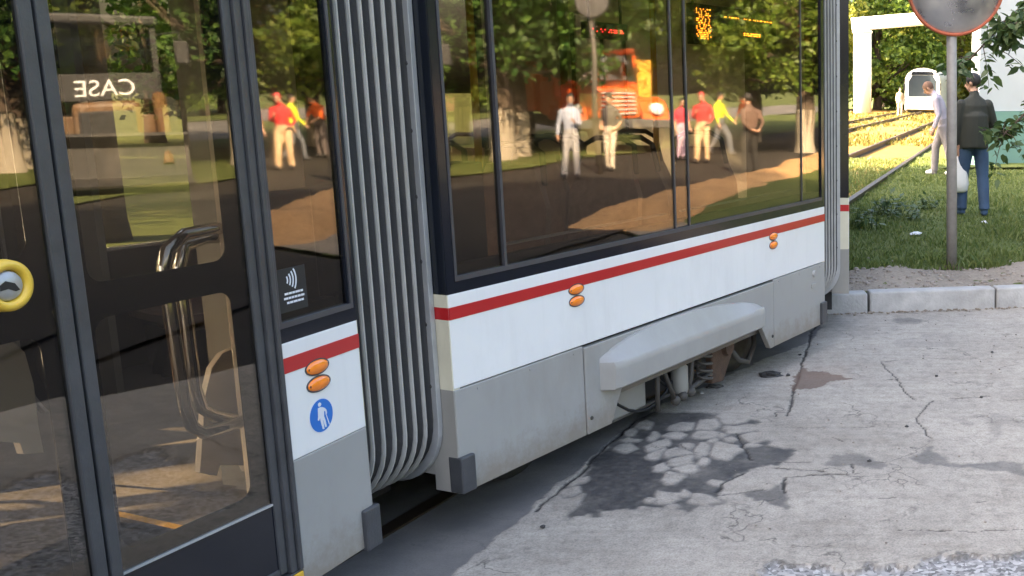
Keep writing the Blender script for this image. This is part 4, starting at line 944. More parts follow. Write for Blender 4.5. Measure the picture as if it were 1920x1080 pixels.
# ------------------------------------------------------------------ trees
def leaf_cloud(cent, rad, n_per, size, seed, shape=4):
    """leaf-sized faces spread through clumps; returns verts, quads"""
    r = np.random.RandomState(seed); Cn = np.repeat(np.asarray(cent), n_per, 0); Rr = np.repeat(np.asarray(rad), n_per, 0)[:, None]
    N = len(Cn); P = r.normal(0, 1, (N, 3)); P /= np.linalg.norm(P, axis=1)[:, None]; P *= (r.rand(N) ** 0.45)[:, None]; P[:, 2] *= 0.75
    P = Cn + P * Rr
    nv = r.normal(0, 1, (N, 3)) + np.array([0, 0, 0.6]); nv /= np.linalg.norm(nv, axis=1)[:, None]
    t = np.cross(nv, r.normal(0, 1, (N, 3))); t /= np.linalg.norm(t, axis=1)[:, None]; b = np.cross(nv, t)
    s = size * r.uniform(0.6, 1.3, N)[:, None]
    V = np.stack([P - t * s, P - b * s * .55 + nv * s * .12, P + t * s, P + b * s * .55 + nv * s * .12], 1).reshape(-1, 3)
    return V, np.arange(len(V)).reshape(-1, 4)

def tree_meshes(seed, H, base, cr, nclump, n_per, leaf, crown_low=0.0):
    r = random.Random(seed); m = MB()
    lean = Vector((r.uniform(-.25, .25), r.uniform(-.25, .25), 0)); r0 = 0.02 * H + 0.06
    trunk = [Vector((0, 0, -0.1)), Vector((0, 0, .25)), lean * .2 + Vector((0, 0, base * .6)), lean * .5 + Vector((0, 0, base)), lean * .8 + Vector((0, 0, base + (H - base) * .45)), lean + Vector((0, 0, H * .9))]
    m.tube(trunk, [r0 * 1.12, r0, r0 * .85, r0 * .75, r0 * .42, r0 * .08], 10)
    cent, rad = [], []
    for i in range(nclump):
        z = base - crown_low + (H - base + crown_low) * r.random() ** 0.9
        f = (z - base + crown_low) / (H - base + crown_low); w = cr * (math.sin(math.pi * min(1, (f * .86 + .16))) ** .7)
        a = r.uniform(0, 6.283); q = w * (0.35 + .65 * r.random() ** .6)
        c = Vector((math.cos(a) * q, math.sin(a) * q, z)) + lean * f; cent.append(c); rad.append(cr * r.uniform(.16, .34))
        if i % 3 == 0:
            s = Vector((0, 0, max(base * .8, z - q * .8))) + lean * .5; mid = s.lerp(c, .55) + Vector((0, 0, -.1 * q))
            m.tube([s, mid, c], [r0 * .34, r0 * .2, r0 * .05], 6)
    return m, leaf_cloud(cent, rad, n_per, leaf, seed)

def make_tree(name, seed, H, base, cr, nclump, n_per, leaf, mat, wash=0.0, low=0.0):
    m, (V, Fq) = tree_meshes(seed, H, base, cr, nclump, n_per, leaf, low)
    t = empty(name)
    o = m.build('trunk', M['bark'], t, smooth=True, local=True)
    if wash:
        r0 = 0.02 * H + .06; w = MB(); w.tube([(0, 0, 0.02), (0, 0, .25), (0, 0, wash * .6), (0.01, 0, wash)], [r0 * 1.15, r0 * 1.04, r0 * .97, r0 * .94], 12, caps=False); w.build('limewash_band', M['limewash'], o, smooth=True, local=True)
    np_mesh('crown', V, Fq, mat, t)
    return t

def place(t, x, y, rz, sc, label, group, cat='tree', z=0.0):
    t.location = (x, y, z); t.rotation_euler = (0, 0, rz); t.scale = (sc, sc, sc); return tag(t, label, cat, group)

# roadside limes mirrored in the windows
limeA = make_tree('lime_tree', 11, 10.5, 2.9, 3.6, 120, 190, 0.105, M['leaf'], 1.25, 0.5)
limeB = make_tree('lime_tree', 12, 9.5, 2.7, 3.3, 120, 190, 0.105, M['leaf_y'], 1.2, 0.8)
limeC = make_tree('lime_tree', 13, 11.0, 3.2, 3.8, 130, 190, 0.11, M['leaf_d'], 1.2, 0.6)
spots = [(limeA, 19.6, 14.3, .4, 1.0, 'whitewashed lime nearest the tram, left of its pair in the middle window'), (limeC, 20.6, 15.2, 2.4, .95, 'whitewashed lime close behind its twin in the middle window'),
         (limeB, 17.0, 21.8, 1.0, 1.0, 'pale green lime mirrored above the people in the middle window'), (limeA, 20.5, 29.0, 3.0, 1.05, 'lime with white trunk mirrored at the right end of the middle window'),
         (limeC, 24.5, 33.0, 0.2, 1.0, 'dark lime beyond the grass strip, rightmost in the middle window'), (limeB, 29.0, 17.5, 2.0, 1.0, 'sunny lime behind the orange truck'),
         (limeA, 13.2, 25.2, 4.4, .9, 'lime tree between sand ridge and side street, half out of the window mirror'), (limeC, 30.0, 25.0, 5.1, 1.05, 'broad dark lime behind the orange truck cab'),
         (limeB, 25.8, 11.2, 5.5, 1.0, 'bright lime mirrored in the upper door glass'), (limeC, 27.5, 14.6, 1.4, 1.1, 'dark lime mirrored in the narrow window beside the bellows'),
         (limeA, 24.0, 6.2, 2.2, 1.0, 'lime tree mirrored at the far left of the door glass'), (limeB, 23.0, 24.8, 2.9, .95, 'light green lime mirrored right of the orange truck')]
used = set()
for src, x, y, rz, sc, lab in spots:
    t = src if src.name not in used else copy_tree(src)
    used.add(src.name); place(t, x, y, rz, sc, lab, 'limes along the side street')
# park trees beyond the avenue
parkA = make_tree('park_tree', 21, 13, 2.2, 4.6, 120, 130, 0.17, M['leaf'], 0, 1.0)
parkB = make_tree('park_tree', 22, 12, 2.0, 4.4, 120, 130, 0.17, M['leaf_y'], 0, 1.2)
k = 0
for i, t_ in enumerate(np.linspace(-30, 74, 16)):
    w_ = 36 + 7 * ((i * 37) % 5) / 5; p = sp(w_, float(t_)); src = (parkA, parkB)[i % 2]
    t = src if i < 2 else copy_tree(src)
    place(t, p.x, p.y, i * 1.3, 0.9 + .25 * ((i * 13) % 7) / 7, ('first', 'second', 'third', 'fourth', 'fifth', 'sixth', 'seventh', 'eighth', 'ninth', 'tenth', 'eleventh', 'twelfth', 'thirteenth', 'fourteenth', 'fifteenth', 'sixteenth')[i] + ' park tree of the row behind the avenue, counted from the loader', 'park trees behind the avenue')
# trees at the end of the tracks
M['leaf_e'] = leafmat('leaf_evening', (0.13, 0.17, 0.02), (0.30, 0.30, 0.045), 0.5)  # leaf colours raised to carry the glare of strong sunlight
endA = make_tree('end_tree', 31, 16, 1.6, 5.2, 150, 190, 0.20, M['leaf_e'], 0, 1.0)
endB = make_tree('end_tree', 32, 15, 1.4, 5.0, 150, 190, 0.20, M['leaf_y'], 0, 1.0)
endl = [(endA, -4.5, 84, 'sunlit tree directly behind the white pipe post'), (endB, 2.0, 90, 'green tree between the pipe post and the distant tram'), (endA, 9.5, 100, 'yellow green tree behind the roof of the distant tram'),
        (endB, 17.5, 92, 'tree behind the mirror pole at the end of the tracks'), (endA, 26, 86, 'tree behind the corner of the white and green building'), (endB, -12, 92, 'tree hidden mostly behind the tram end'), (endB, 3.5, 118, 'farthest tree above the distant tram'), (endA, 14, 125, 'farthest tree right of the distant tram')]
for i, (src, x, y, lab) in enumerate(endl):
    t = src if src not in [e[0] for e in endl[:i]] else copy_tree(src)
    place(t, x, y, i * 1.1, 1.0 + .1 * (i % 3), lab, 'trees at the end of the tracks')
# row of tall trees added beyond the tram, sunward, to shade the street
shadeA = make_tree('shade_tree', 41, 15.5, 7.0, 4.3, 190, 190, 0.15, M['leaf_d'], 0, 0.0)
for i, (x, y, sc) in enumerate([(-9.5, 2.6, 1.0), (-9.0, -1.6, .95), (-9.8, 6.6, .74), (-9.2, -5.8, .92), (-9.0, 12.6, .88)]):
    t = shadeA if i == 0 else copy_tree(shadeA)
    place(t, x, y, i * 2.1, sc, ('added shade tree beyond the tram level with the near bellows', 'added shade tree beyond the tram level with the door', 'added shade tree beyond the tram level with the middle car', 'added shade tree beyond the tram, nearest to the photographer', 'added shade tree beyond the rear car of the tram')[i], 'row of trees added to shade the street')
for i in range(7):
    t = copy_tree((parkA, parkB)[i % 2]); place(t, -24 - 3 * (i % 3), -14 + i * 8.5, i * 1.7, 1.0, ('first', 'second', 'third', 'fourth', 'fifth', 'sixth', 'seventh')[i] + ' bushy tree of the belt far beyond the tram, counted from the photographer', 'belt of trees far beyond the tram')
# near branches hanging in at the right edge
def leafy_branch(name, pts, nleaf, size, spread, seed, label):
    r = random.Random(seed); t = empty(name, pts[0], 0, label, 'branch', 'branches hanging in at the right')
    m = MB(); k = len(pts); m.tube([Vector(p) for p in pts], [.022 * (1 - i / k) + .004 for i in range(k)], 6)
    tw = []
    for i in range(26):
        a = r.random() * (k - 1.01); j = int(a); p = Vector(pts[j]).lerp(Vector(pts[j + 1]), a - j)
        q = p + Vector((r.gauss(0, 1), r.gauss(0, .7), r.gauss(-.35, .7))) * spread; m.tube([p, p.lerp(q, .5) + Vector((0, 0, .04)), q], [.006, .004, .002], 5); tw.append((p, q))
    m.build('twig', M['bark'], t, smooth=True)
    V, Fq = [], []
    for i in range(nleaf):
        p, q = tw[i % len(tw)]; c = p.lerp(q, .25 + .8 * r.random()) + Vector((r.gauss(0, .03), r.gauss(0, .03), r.gauss(0, .03)))
        d = Vector((r.gauss(0, 1), r.gauss(0, 1), r.gauss(-.5, .5))).normalized(); n_ = (Vector((0, 0, 1)) + Vector((r.gauss(0, .6), r.gauss(0, .6), 0))).normalized(); w = d.cross(n_).normalized(); s = size * r.uniform(.65, 1.25); b0 = len(V)
        for a_, b_2, c_ in ((0, 0, 0), (.28, .26, .03), (.62, .24, .02), (1, 0, -.08), (.62, -.24, .02), (.28, -.26, .03)): V.append(c + d * a_ * s + w * b_2 * s + n_ * c_ * s)
        Fq += [(b0, b0 + 1, b0 + 2, b0 + 3, b0 + 4, b0 + 5)]
    mm = MB(); mm.v = [tuple(v) for v in V]; mm.f = Fq; mm.m = [0] * len(Fq); mm.build('foliage', M['leaf_n'], t, fix=False)
def ahead(x, y, d):      # point d metres in front of the lens on the line of sight of a pixel
    dx, dz = (x - PX) / FPX, (PY - y) / FPX; return Vector((dx * d, (cP + dz * sP) * d, CAM_H + (-sP + dz * cP) * d))
leafy_branch('leafy_branch', [ahead(2120, -170, 11.4), ahead(1975, -40, 11.2), ahead(1885, 40, 11.0), ahead(1818, 112, 10.9)], 520, 0.12, .22, 3, 'leafy branch reaching down beside the convex mirror')
leafy_branch('leafy_branch', [ahead(2120, 50, 11.0), ahead(2000, 150, 10.8), ahead(1930, 205, 10.7), ahead(1872, 262, 10.6)], 420, 0.11, .19, 5, 'lower leafy branch in front of the green and white wall')
leafy_branch('leafy_branch', [ahead(2080, -140, 10.6), ahead(1965, -10, 10.4), ahead(1905, 45, 10.3), ahead(1868, 70, 10.3)], 420, 0.12, .19, 8, 'highest leafy branch, partly hidden by the mirror rim')

# weeds in the lawn
def weed(x, y, n_, h, label, seed):
    r = random.Random(seed); z = float(verge_z(np.array([x]), np.array([y]))[0]); t = empty('weed_plant', (x, y, z), 0, label, 'weed', 'weeds in the lawn'); m = MB(); f = MB()
    for i in range(n_):
        a = r.uniform(0, 6.28); b = Vector((x + r.gauss(0, .12), y + r.gauss(0, .1), z)); tip = b + Vector((math.cos(a) * h * .5, math.sin(a) * h * .5, h * r.uniform(.5, 1.1))); m.tube([b, b.lerp(tip, .5) + Vector((0, 0, .03)), tip], [.005, .004, .002], 5)
        for k_ in range(5):
            c = b.lerp(tip, .3 + .16 * k_); d = Vector((r.gauss(0, 1), r.gauss(0, 1), r.gauss(.1, .4))).normalized(); w = d.cross(Vector((0, 0, 1))).normalized(); s = h * r.uniform(.3, .55)
            f.add([c, c + d * s * .4 + w * s * .25, c + d * s - Vector((0, 0, .1 * s)), c + d * s * .4 - w * s * .25], [(0, 1, 2, 3)])
    m.build('stem', M['leaf_n'], t, smooth=True); f.build('foliage', M['leaf_n'], t, fix=False)
weed(0.40, 13.0, 20, .26, 'bushy dark green weed beside the near rail', 1); weed(0.62, 12.4, 14, .18, 'low broad-leaved weed right of the bushy one', 2); weed(0.16, 11.6, 10, .26, 'thin weed standing at the end of the tram', 3); weed(0.95, 13.6, 10, .2, 'small weed in the lawn left of the mirror pole', 4)

# ------------------------------------------------------------------ tram tracks running off to the back
TY = R(8.3); TD = Vector((math.sin(TY), math.cos(TY), 0)); TN = Vector((TD.y, -TD.x, 0))
def track(cx, cy, l0, l1, label):
    t = empty('tram_track', (cx, cy, 0.12), 0, label, 'track', 'tram tracks')
    for s in (-0.76, 0.76):
        m = MB(); c = Vector((cx, cy, 0)) + TN * s
        a, b = c + TD * l0, c + TD * l1
        for w, z0, z1 in ((.075, .12, .145), (.014, .145, .22), (.042, .22, .265)):
            n_ = TN * w; m.hexa([p + Vector((0, 0, z0)) for p in (a - n_, a + n_, b + n_, b - n_)] + [p + Vector((0, 0, z1)) for p in (a - n_, a + n_, b + n_, b - n_)])
        m.build('rail', M['rail'], t)
track(-0.72, 15.0, -2.5, 75, 'near tram track with brown rails on sunlit ground')
track(-2.35, 32.0, -14, 60, 'farther tram track leading to the distant white tram')
poly_sheet('track_bed', [(-3.4, 13.4), (-0.02, 13.4), (0.5, 16.5), (12.6, 96), (-6, 96)], 0.13, M['dryturf'])
sheet('grass_bank', 1.15, 13.5, 20.5, 70, .5, lambda X, Y: .2 + .1 * (vnoise(X + 9, Y + 9, .8, 3, 3)), M['turf'], lambda X, Y: X > (Y - 15) * .146 + 1.0)
blades('sunlit_grass', lambda X, Y: (X < 0.75 + (Y - 16.5) * .16) & (vnoise(X + 60, Y + 10, .5, 14, 3) > .47), 30000, -3, 12, 30, 80, .05, .16, .006, 'dry yellow grass between and beside the far tracks', zf=lambda X, Y: 0.13 + 0 * X, seed=31, mat=leafmat('dry_blade', (.07, .075, .01), (.20, .16, .03), .4))

# ------------------------------------------------------------------ convex mirror on its pole
def pole_obj():
    bx, by = at(1785, 497, .2).xy; z0 = float(verge_z(np.array([bx]), np.array([by]))[0])
    t = empty('traffic_mirror', (bx, by, z0), 0, 'round convex traffic mirror with faded orange rim on a grey pole', 'mirror')
    top = Vector((bx - .045, by + .02, 2.75)); m = MB(); m.tube([(bx, by, z0 - .1), Vector((bx, by, z0)).lerp(top, .5), top], [.047, .044, .042], 16); m.build('pole', M['pole'], t, smooth=True)
    m = MB(); m.lathe((bx, by, z0 - .02), (0, 0, 1), [(.14, 0), (.12, .03), (.07, .045), (.05, .05)], 14); m.build('pole_footing', M['rust'], t)
    ax = (Vector((0.12, -0.95, -0.14))).normalized(); c = Vector((bx - .01, by - .08, 2.56)); r_ = .40
    prof = [(r_ * math.sin(R(a)) / math.sin(R(32)), .115 * (math.cos(R(a)) - math.cos(R(32))) / (1 - math.cos(R(32)))) for a in np.linspace(32, 0.01, 14)]
    m = MB(); m.lathe(c, ax, prof, 48)
    mm, n, l, b = new_mat('mirror_face'); tc_ = n.new('ShaderNodeTexCoord'); q = n.new('ShaderNodeTexNoise'); q.inputs['Scale'].default_value = 6; q.inputs['Detail'].default_value = 8; l.new(tc_.outputs['Object'], q.inputs['Vector'])
    rp = ramp(n, [(.35, (.50, .49, .50)), (.65, (.66, .64, .63))]); l.new(q.outputs['Fac'], rp.inputs[0]); l.new(rp.outputs[0], b.inputs['Base Color']); b.inputs['Metallic'].default_value = .8
    rq = ramp(n, [(.35, .22), (.65, .50)]); l.new(q.outputs['Fac'], rq.inputs[0]); l.new(rq.outputs[0], b.inputs['Roughness'])
    f = m.build('mirror_face', mm, t, smooth=True)
    m = MB(); m.lathe(c, ax, [(r_ - .012, .0), (r_ - .008, .018), (r_ + .012, .014), (r_ + .018, -.012), (r_ + .005, -.03), (r_ * .6, -.06), (0.0, -.07)], 48); m.build('mirror_rim', M['mirror_rim'], t, smooth=True)
    m = MB(); m.tube([c - ax * .05, top + Vector((0, 0, -.2))], .02, 8); m.build('bracket', M['pole'], t)
pole_obj()

# ------------------------------------------------------------------ white and green building at the right
wb = empty('boundary_wall', (2.42, 21.2, .15), 0, 'tall white wall with green painted base behind the man in the jacket', 'wall')
FB = frame(2.46, 21.2, R(64))
MB().fbox(FB, 0, 11, -.3, 0, 1.30, 4.6).build('white_wall', M['wallwhite'], wb)
MB().fbox(FB, -.02, 11, -.32, 0.03, 0.10, 1.295).build('green_base', M['wallgreen'], wb)
MB().fbox(FB, -.06, 11.1, -.38, .08, 4.6, 4.7).build('coping', M['kerb'], wb)

# ------------------------------------------------------------------ pipe gantry over the tracks
pa = at(1617, 213, .15); gz = 6.15
gp = empty('pipe_gantry', (pa.x, pa.y, .15), 0, 'big white pipe rising on a post and crossing over the tracks', 'pipe')
m = MB(); R_ = .60
pts = [(pa.x, pa.y, .1), (pa.x, pa.y, gz - .6), (pa.x + .08, pa.y, gz - .25), (pa.x + .3, pa.y, gz - .03), (pa.x + .75, pa.y, gz + .02)]
m.tube(pts[:2], .62, 20); m.build('pipe_post', M['arch'], gp, smooth=True)
m = MB(); m.tube([(pa.x - .75, pa.y, gz - .05), (pa.x + 14, pa.y, gz + 1.1)], .44, 20); m.build('pipe_span', M['arch'], gp, smooth=True)
m = MB(); m.tube([(pa.x + 13.5, pa.y, .1), (pa.x + 13.5, pa.y, gz + .5)], .62, 20); m.build('pipe_post', M['arch'], gp, smooth=True)
m = MB(); m.lathe((pa.x, pa.y, gz - .62), (0, 0, 1), [(.66, 0), (.7, .06), (.7, .12), (.62, .16)], 20); m.build('pipe_collar', M['arch'], gp)

# ------------------------------------------------------------------ distant tram
def far_tram():
    p = at(1728, 211, .2); t = empty('distant_tram', (p.x, p.y, .2), 0, 'distant white tram coming along the far track', 'tram')
    Ff = frame(p.x, p.y, TY); w = 1.22; f = lambda u, v, z: Ff(v, u, z)
    arch = [(-w, .35), (-w, 2.3)] + [(-w * math.cos(R(a)), 2.3 + .95 * math.sin(R(a)) ** .8) for a in range(15, 180, 15)] + [(w, 2.3), (w, .35)]
    MB().prism(f, arch, 0.35, 16).build('body', M['white'], t)
    noses = [(-w * .97, .4), (-w * .97, 1.15), (w * .97, 1.15), (w * .97, .4)]
    MB().prism(f, noses, -.05, .35).build('nose', M['white'], t, bevel=.05)
    MB().prism(f, [(-.95, 1.3), (-.95, 2.35), (-.7, 2.75), (.7, 2.75), (.95, 2.35), (.95, 1.3)], .30, .352).build('windscreen', M['pane'], t)
    for s in (-1, 1):
        MB().prism(f, [(s * .55, .75), (s * .9, .75), (s * .9, .95), (s * .55, .95)][::s], -.08, -.04).build('headlamp', M['sticker'], t)
    MB().prism(f, [(-.8, 2.78), (.8, 2.78), (.7, 3.0), (-.7, 3.0)], .30, .345).build('route_board', M['black'], t)
    for s in (-1, 1): MB().prism(f, [(s * 1.25 - .05, 1.7), (s * 1.25 + .05, 1.7), (s * 1.25 + .05, 2.2), (s * 1.25 - .05, 2.2)], .2, .3).build('side_mirror', M['blackmat'], t)
    MB().fbox(Ff, .4, 15, -1.0, 1.0, .05, .35).build('underframe', M['blackmat'], t)
far_tram()
bl = empty('tower_block', (12.5, 150, 0), 0, 'pale pinkish tower block far behind the distant tram', 'building')
MB().box(8.2, 16.5, 150, 160, 0, 22).build('wall', M['pale'], bl)
for i in range(5):
    for j in range(6): MB().box(8.9 + i * 1.55, 9.7 + i * 1.55, 149.9, 150.05, 1.5 + j * 3.2, 3.1 + j * 3.2).build('window', M['pane'], bl)

# ------------------------------------------------------------------ litter and small debris
def lump(name, c, r, mat, label, cat, seed, flat=.4, parent=None):
    q = random.Random(seed); m = MB(); m.ball((0, 0, 0), 1, 14); vs_ = []
    for v in m.v:
        v = Vector(v); d = 1 + .55 * mnoise.noise(v * 1.6 + Vector((seed * 3.1, 0, 0))); vs_.append((c[0] + v.x * r[0] * d, c[1] + v.y * r[1] * d, c[2] + max(v.z, -.3) * r[2] * d))
    m.v = vs_; return tag(m.build(name, mat, parent), label, cat)
p = at(1445, 706); lump('mud_clod', (p.x, p.y, .012), (.075, .05, .018), M['darksteel'], 'flat dark clod lying on the road near the rust stain', 'clod', 2)
p = at(1340, 728); lump('mud_clod', (p.x, p.y, .012), (.05, .03, .014), M['darksteel'], 'small dark clod on the road under the wheel cover', 'clod', 3)
p = at(1315, 741); lump('pebble', (p.x, p.y, .012), (.014, .012, .012), M['kerb'], 'single pale pebble on the road below the wheel cover', 'pebble', 4)
p = at(1478, 707); lump('pebble', (p.x, p.y, .012), (.012, .012, .010), M['darksteel'], 'tiny dark pebble beside the flat clod', 'pebble', 5)
p = at(1717, 440, .21); lump('paper_litter', (p.x, p.y, .22), (.06, .04, .02), M['sticker'], 'crumpled white paper lying in the grass left of the pole', 'litter', 6)
p = at(1846, 419, .21); lump('paper_litter', (p.x, p.y, .22), (.035, .03, .02), M['sticker'], 'small white scrap in the grass at the man\'s feet', 'litter', 7)
for i, (x, y) in enumerate([(1018, 984), (1585, 575), (1500, 660), (1630, 860), (1700, 795), (1860, 655), (1840, 740), (1756, 700)]):
    p = at(x, y + 8); lump('road_stone', (p.x, p.y, .010), (.010, .008, .007), M['darksteel'], ('dark stone on the road below the first stain tongue', 'dark stone close to the kerb beside the tram', 'dark stone above the rust stain', 'dark stone between the two stain arms', 'dark stone in the middle of the right road half', 'dark stone near the right edge below the kerb', 'dark stone near the right edge above the long stain', 'dark stone on the open road below the mirror pole')[i], 'stone', 20 + i)

# ------------------------------------------------------------------ people
M['skin'] = paint('skin', (0.42, 0.24, 0.16), 0.55, 0.08, 9.0)
M['hair'] = paint('dark_hair', (0.012, 0.010, 0.009), 0.6, 0.3, 40.0, bump=.4, bscale=90)
def cloth(name, c): return paint(name, c, 0.85, 0.22, 6.0, bump=0.35, bscale=26)
def person(label, loc, rz, sc, top, bottom, shoe, group='people around the tram', J=None, voxel=0.014, sleeve=True, jacket=False, hat=None, head_yaw=0.0, head_pitch=0.0):
    P = dict(crotch=(0, 0, .86), pelvis=(0, 0, .95), waist=(0, .005, 1.09), chest=(0, .005, 1.28), upper=(0, -.005, 1.39), shtop=(0, -.01, 1.455), neck=(0, .0, 1.50), necktop=(0, .015, 1.56), head=(0, .035, 1.655),
             shR=(.172, -.01, 1.385), elR=(.235, -.03, 1.13), wrR=(.235, .05, .885), haR=(.23, .08, .80), shL=(-.172, -.01, 1.385), elL=(-.235, -.03, 1.13), wrL=(-.235, .05, .885), haL=(-.23, .08, .80),
             hiR=(.092, 0, .91), knR=(.10, .03, .50), anR=(.105, -.02, .085), toR=(.115, .14, .03), hiL=(-.092, 0, .91), knL=(-.10, .03, .50), anL=(-.105, -.02, .085), toL=(-.115, .14, .03))
    P.update(J or {}); P = {k: Vector(v) for k, v in P.items()}
    m = MB(); n_ = 14
    lat = (P['shR'] - P['shL']).normalized(); bk = 1.12 if jacket else 1.0
    secs = [('crotch', .135, .095), ('pelvis', .165 * bk, .115 * bk), ('waist', .150 * bk, .108 * bk), ('chest', .175 * bk, .122 * bk), ('upper', .185, .108 * bk), ('shtop', .135, .080), ('neck', .066, .066), ('necktop', .054, .060)]
    rows = []
    for i, (k, rx, ry) in enumerate(secs):
        a = P[secs[max(0, i - 1)][0]]; b = P[secs[min(len(secs) - 1, i + 1)][0]]; ax = (b - a).normalized(); lt = (lat - ax * lat.dot(ax)).normalized(); fw = ax.cross(lt)
        rows += [P[k] + lt * rx * math.cos(2 * math.pi * j / n_) + fw * ry * math.sin(2 * math.pi * j / n_) for j in range(n_)]
    fs = [(i * n_ + j, i * n_ + (j + 1) % n_, (i + 1) * n_ + (j + 1) % n_, (i + 1) * n_ + j) for i in range(len(secs) - 1) for j in range(n_)] + [tuple(range(n_))[::-1], tuple((len(secs) - 1) * n_ + j for j in range(n_))]
    m.add(rows, fs)
    if jacket:
        m.lathe(P['pelvis'] + Vector((0, 0, -.10)), P['waist'] - P['pelvis'], [(0.0, .0), (.178, .0), (.186, .02), (.190, .14), (.192, .28), (.188, .40), (.16, .44), (0, .45)], 16)
    aw = .012 if jacket else 0
    for s in 'RL':
        m.tube([P['sh' + s], P['sh' + s].lerp(P['el' + s], .35), P['el' + s], P['el' + s].lerp(P['wr' + s], .4), P['wr' + s]], [.062 + aw, .056 + aw, .044 + aw, .043 + aw, .032 + aw * .6], 10)
        m.ball(P['sh' + s], .064 + aw, 10)
        hd = (P['ha' + s] - P['wr' + s]).normalized(); sd = hd.cross(Vector((0, 1, 0)) if abs(hd.y) < .8 else Vector((1, 0, 0))).normalized(); fw = sd.cross(hd)
        m.tube([P['wr' + s], P['wr' + s] + hd * .05, P['ha' + s]], [.026, .036, .032], 8)
        for f in range(4):
            b0 = P['ha' + s] + fw * (.026 - .0175 * f); q = b0 + hd * .04 + sd * .004; m.tube([b0 - hd * .01, q, q + hd * (.034 - abs(f - 1.3) * .005) + sd * .018], [.010, .0095, .008], 6)
        b0 = P['wr' + s] + hd * .03 + fw * .03; m.tube([b0, b0 + fw * .022 + hd * .03, b0 + fw * .026 + hd * .062], [.013, .011, .009], 6)
        lw = .012
        m.tube([P['hi' + s], P['hi' + s].lerp(P['kn' + s], .4), P['kn' + s], P['kn' + s].lerp(P['an' + s], .3), P['kn' + s].lerp(P['an' + s], .85), P['an' + s]], [.098, .088 + lw * .5, .066 + lw, .064 + lw, .056 + lw, .058 + lw], 12)
        m.tube([P['an' + s] + (P['an' + s] - P['to' + s]) * .28 + Vector((0, 0, -.045)), P['an' + s] + Vector((0, 0, -.035)), P['an' + s].lerp(P['to' + s], .6) + Vector((0, 0, .0)), P['to' + s] + Vector((0, 0, .012))], [.038, .050, .046, .034], 10)
    # head with jaw, nose, ears
    hq = Matrix.Rotation(head_yaw, 3, 'Z') @ Matrix.Rotation(head_pitch, 3, 'X'); H = P['head']; hv = lambda x, y, z: H + hq @ Vector((x, y, z)); axs = (hq @ Vector((1, 0, 0)), hq @ Vector((0, 1, 0)), hq @ Vector((0, 0, 1)))
    m.ball(hv(0, -.008, .022), (.077, .096, .098), 14, ax=axs); m.ball(hv(0, .028, -.055), (.056, .064, .066), 12, ax=axs); m.tube([hv(0, .088, .01), hv(0, .112, -.028), hv(0, .09, -.036)], [.010, .016, .012], 6)
    m.tube([P['neck'], P['necktop'], H + hq @ Vector((0, -.01, -.04))], [.062, .056, .058], 10)
    for s in (-1, 1): m.ball(hv(s * .078, -.005, -.008), (.012, .022, .034), 8, ax=axs)
    me = bpy.data.meshes.new('body'); me.from_pydata([tuple(v) for v in m.v], [], m.f)
    tmp = bpy.data.objects.new('tmp', me); C.objects.link(tmp)
    rm = tmp.modifiers.new('r', 'REMESH'); rm.mode = 'VOXEL'; rm.voxel_size = voxel
    s_ = tmp.modifiers.new('s', 'SMOOTH'); s_.factor = .5; s_.iterations = 3
    dg = bpy.context.evaluated_depsgraph_get(); me2 = bpy.data.meshes.new_from_object(tmp.evaluated_get(dg))
    bpy.data.objects.remove(tmp); bpy.data.meshes.remove(me)
    nf = len(me2.polygons); cc = np.empty(nf * 3, np.float32); me2.polygons.foreach_get('center', cc); cc = cc.reshape(-1, 3)
    bones = [('head', 'necktop', .09, 0), ('head', 'head', .10, 0), ('neck', 'necktop', .06, 0), ('crotch', 'pelvis', .15, 2), ('pelvis', 'waist', .15, 2 if not jacket else 1), ('waist', 'chest', .16, 1), ('chest', 'shtop', .17, 1)]
    for s in 'RL':
        bones += [('sh' + s, 'el' + s, .06, 1), ('el' + s, 'wr' + s, .045, 1 if sleeve else 0), ('wr' + s, 'ha' + s, .05, 0), ('ha' + s, 'ha' + s, .06, 0), ('hi' + s, 'kn' + s, .09, 2), ('kn' + s, 'an' + s, .07, 2), ('an' + s, 'to' + s, .05, 3)]
    best = np.full(nf, 1e9); mi = np.zeros(nf, np.int32)
    for a, b, rr, k in bones:
        A, B = np.array(P[a]), np.array(P[b]); d = B - A; t = np.clip(((cc - A) @ d) / (d @ d + 1e-9), 0, 1); ds = np.linalg.norm(cc - A - t[:, None] * d, axis=1) / rr
        u = ds < best; best[u] = ds[u]; mi[u] = k
    if jacket:
        ax = np.array((P['waist'] - P['pelvis']).normalized()); h_ = (cc - np.array(P['pelvis'])) @ ax; mi[(mi == 2) & (h_ > -.105)] = 1
    t = empty('person', loc, rz, label, 'person', group); t.scale = (sc, sc, sc)
    me2.materials.clear(); o = link('body', me2, [M['skin'], top, bottom, shoe], t, True); me2.polygons.foreach_set('material_index', mi); me2.update()
    # hair cap
    h = MB(); vs_ = []; nn, kk = 18, 10
    for i in range(kk + 1):
        th = R(8 + 122 * i / kk)
        for j in range(nn):
            a = 2 * math.pi * j / nn; front = max(0, math.sin(a)); lim = th * (1 - .46 * front); bump = 1 + .03 * math.sin(5 * a + 3 * th)
            vs_.append(hv(.0815 * math.sin(lim) * math.cos(a) * bump, -.012 + .101 * math.sin(lim) * math.sin(a) * bump, .024 + .1035 * math.cos(lim) * bump))
    vs_.append(hv(0, -.01, .129)); h.add(vs_, [(i * nn + j, (i + 1) * nn + j, (i + 1) * nn + (j + 1) % nn, i * nn + (j + 1) % nn) for i in range(kk) for j in range(nn)] + [(len(vs_) - 1, j, (j + 1) % nn) for j in range(nn)])
    h.build('hair' if not hat else 'cap', hat or M['hair'], t, smooth=True, local=True)
    for s in (-1, 1): MB().ball(hv(s * .031, .083, .008), (.012, .008, .006), 8, ax=axs).build('eye', M['blackmat'], t, local=True)
    return t

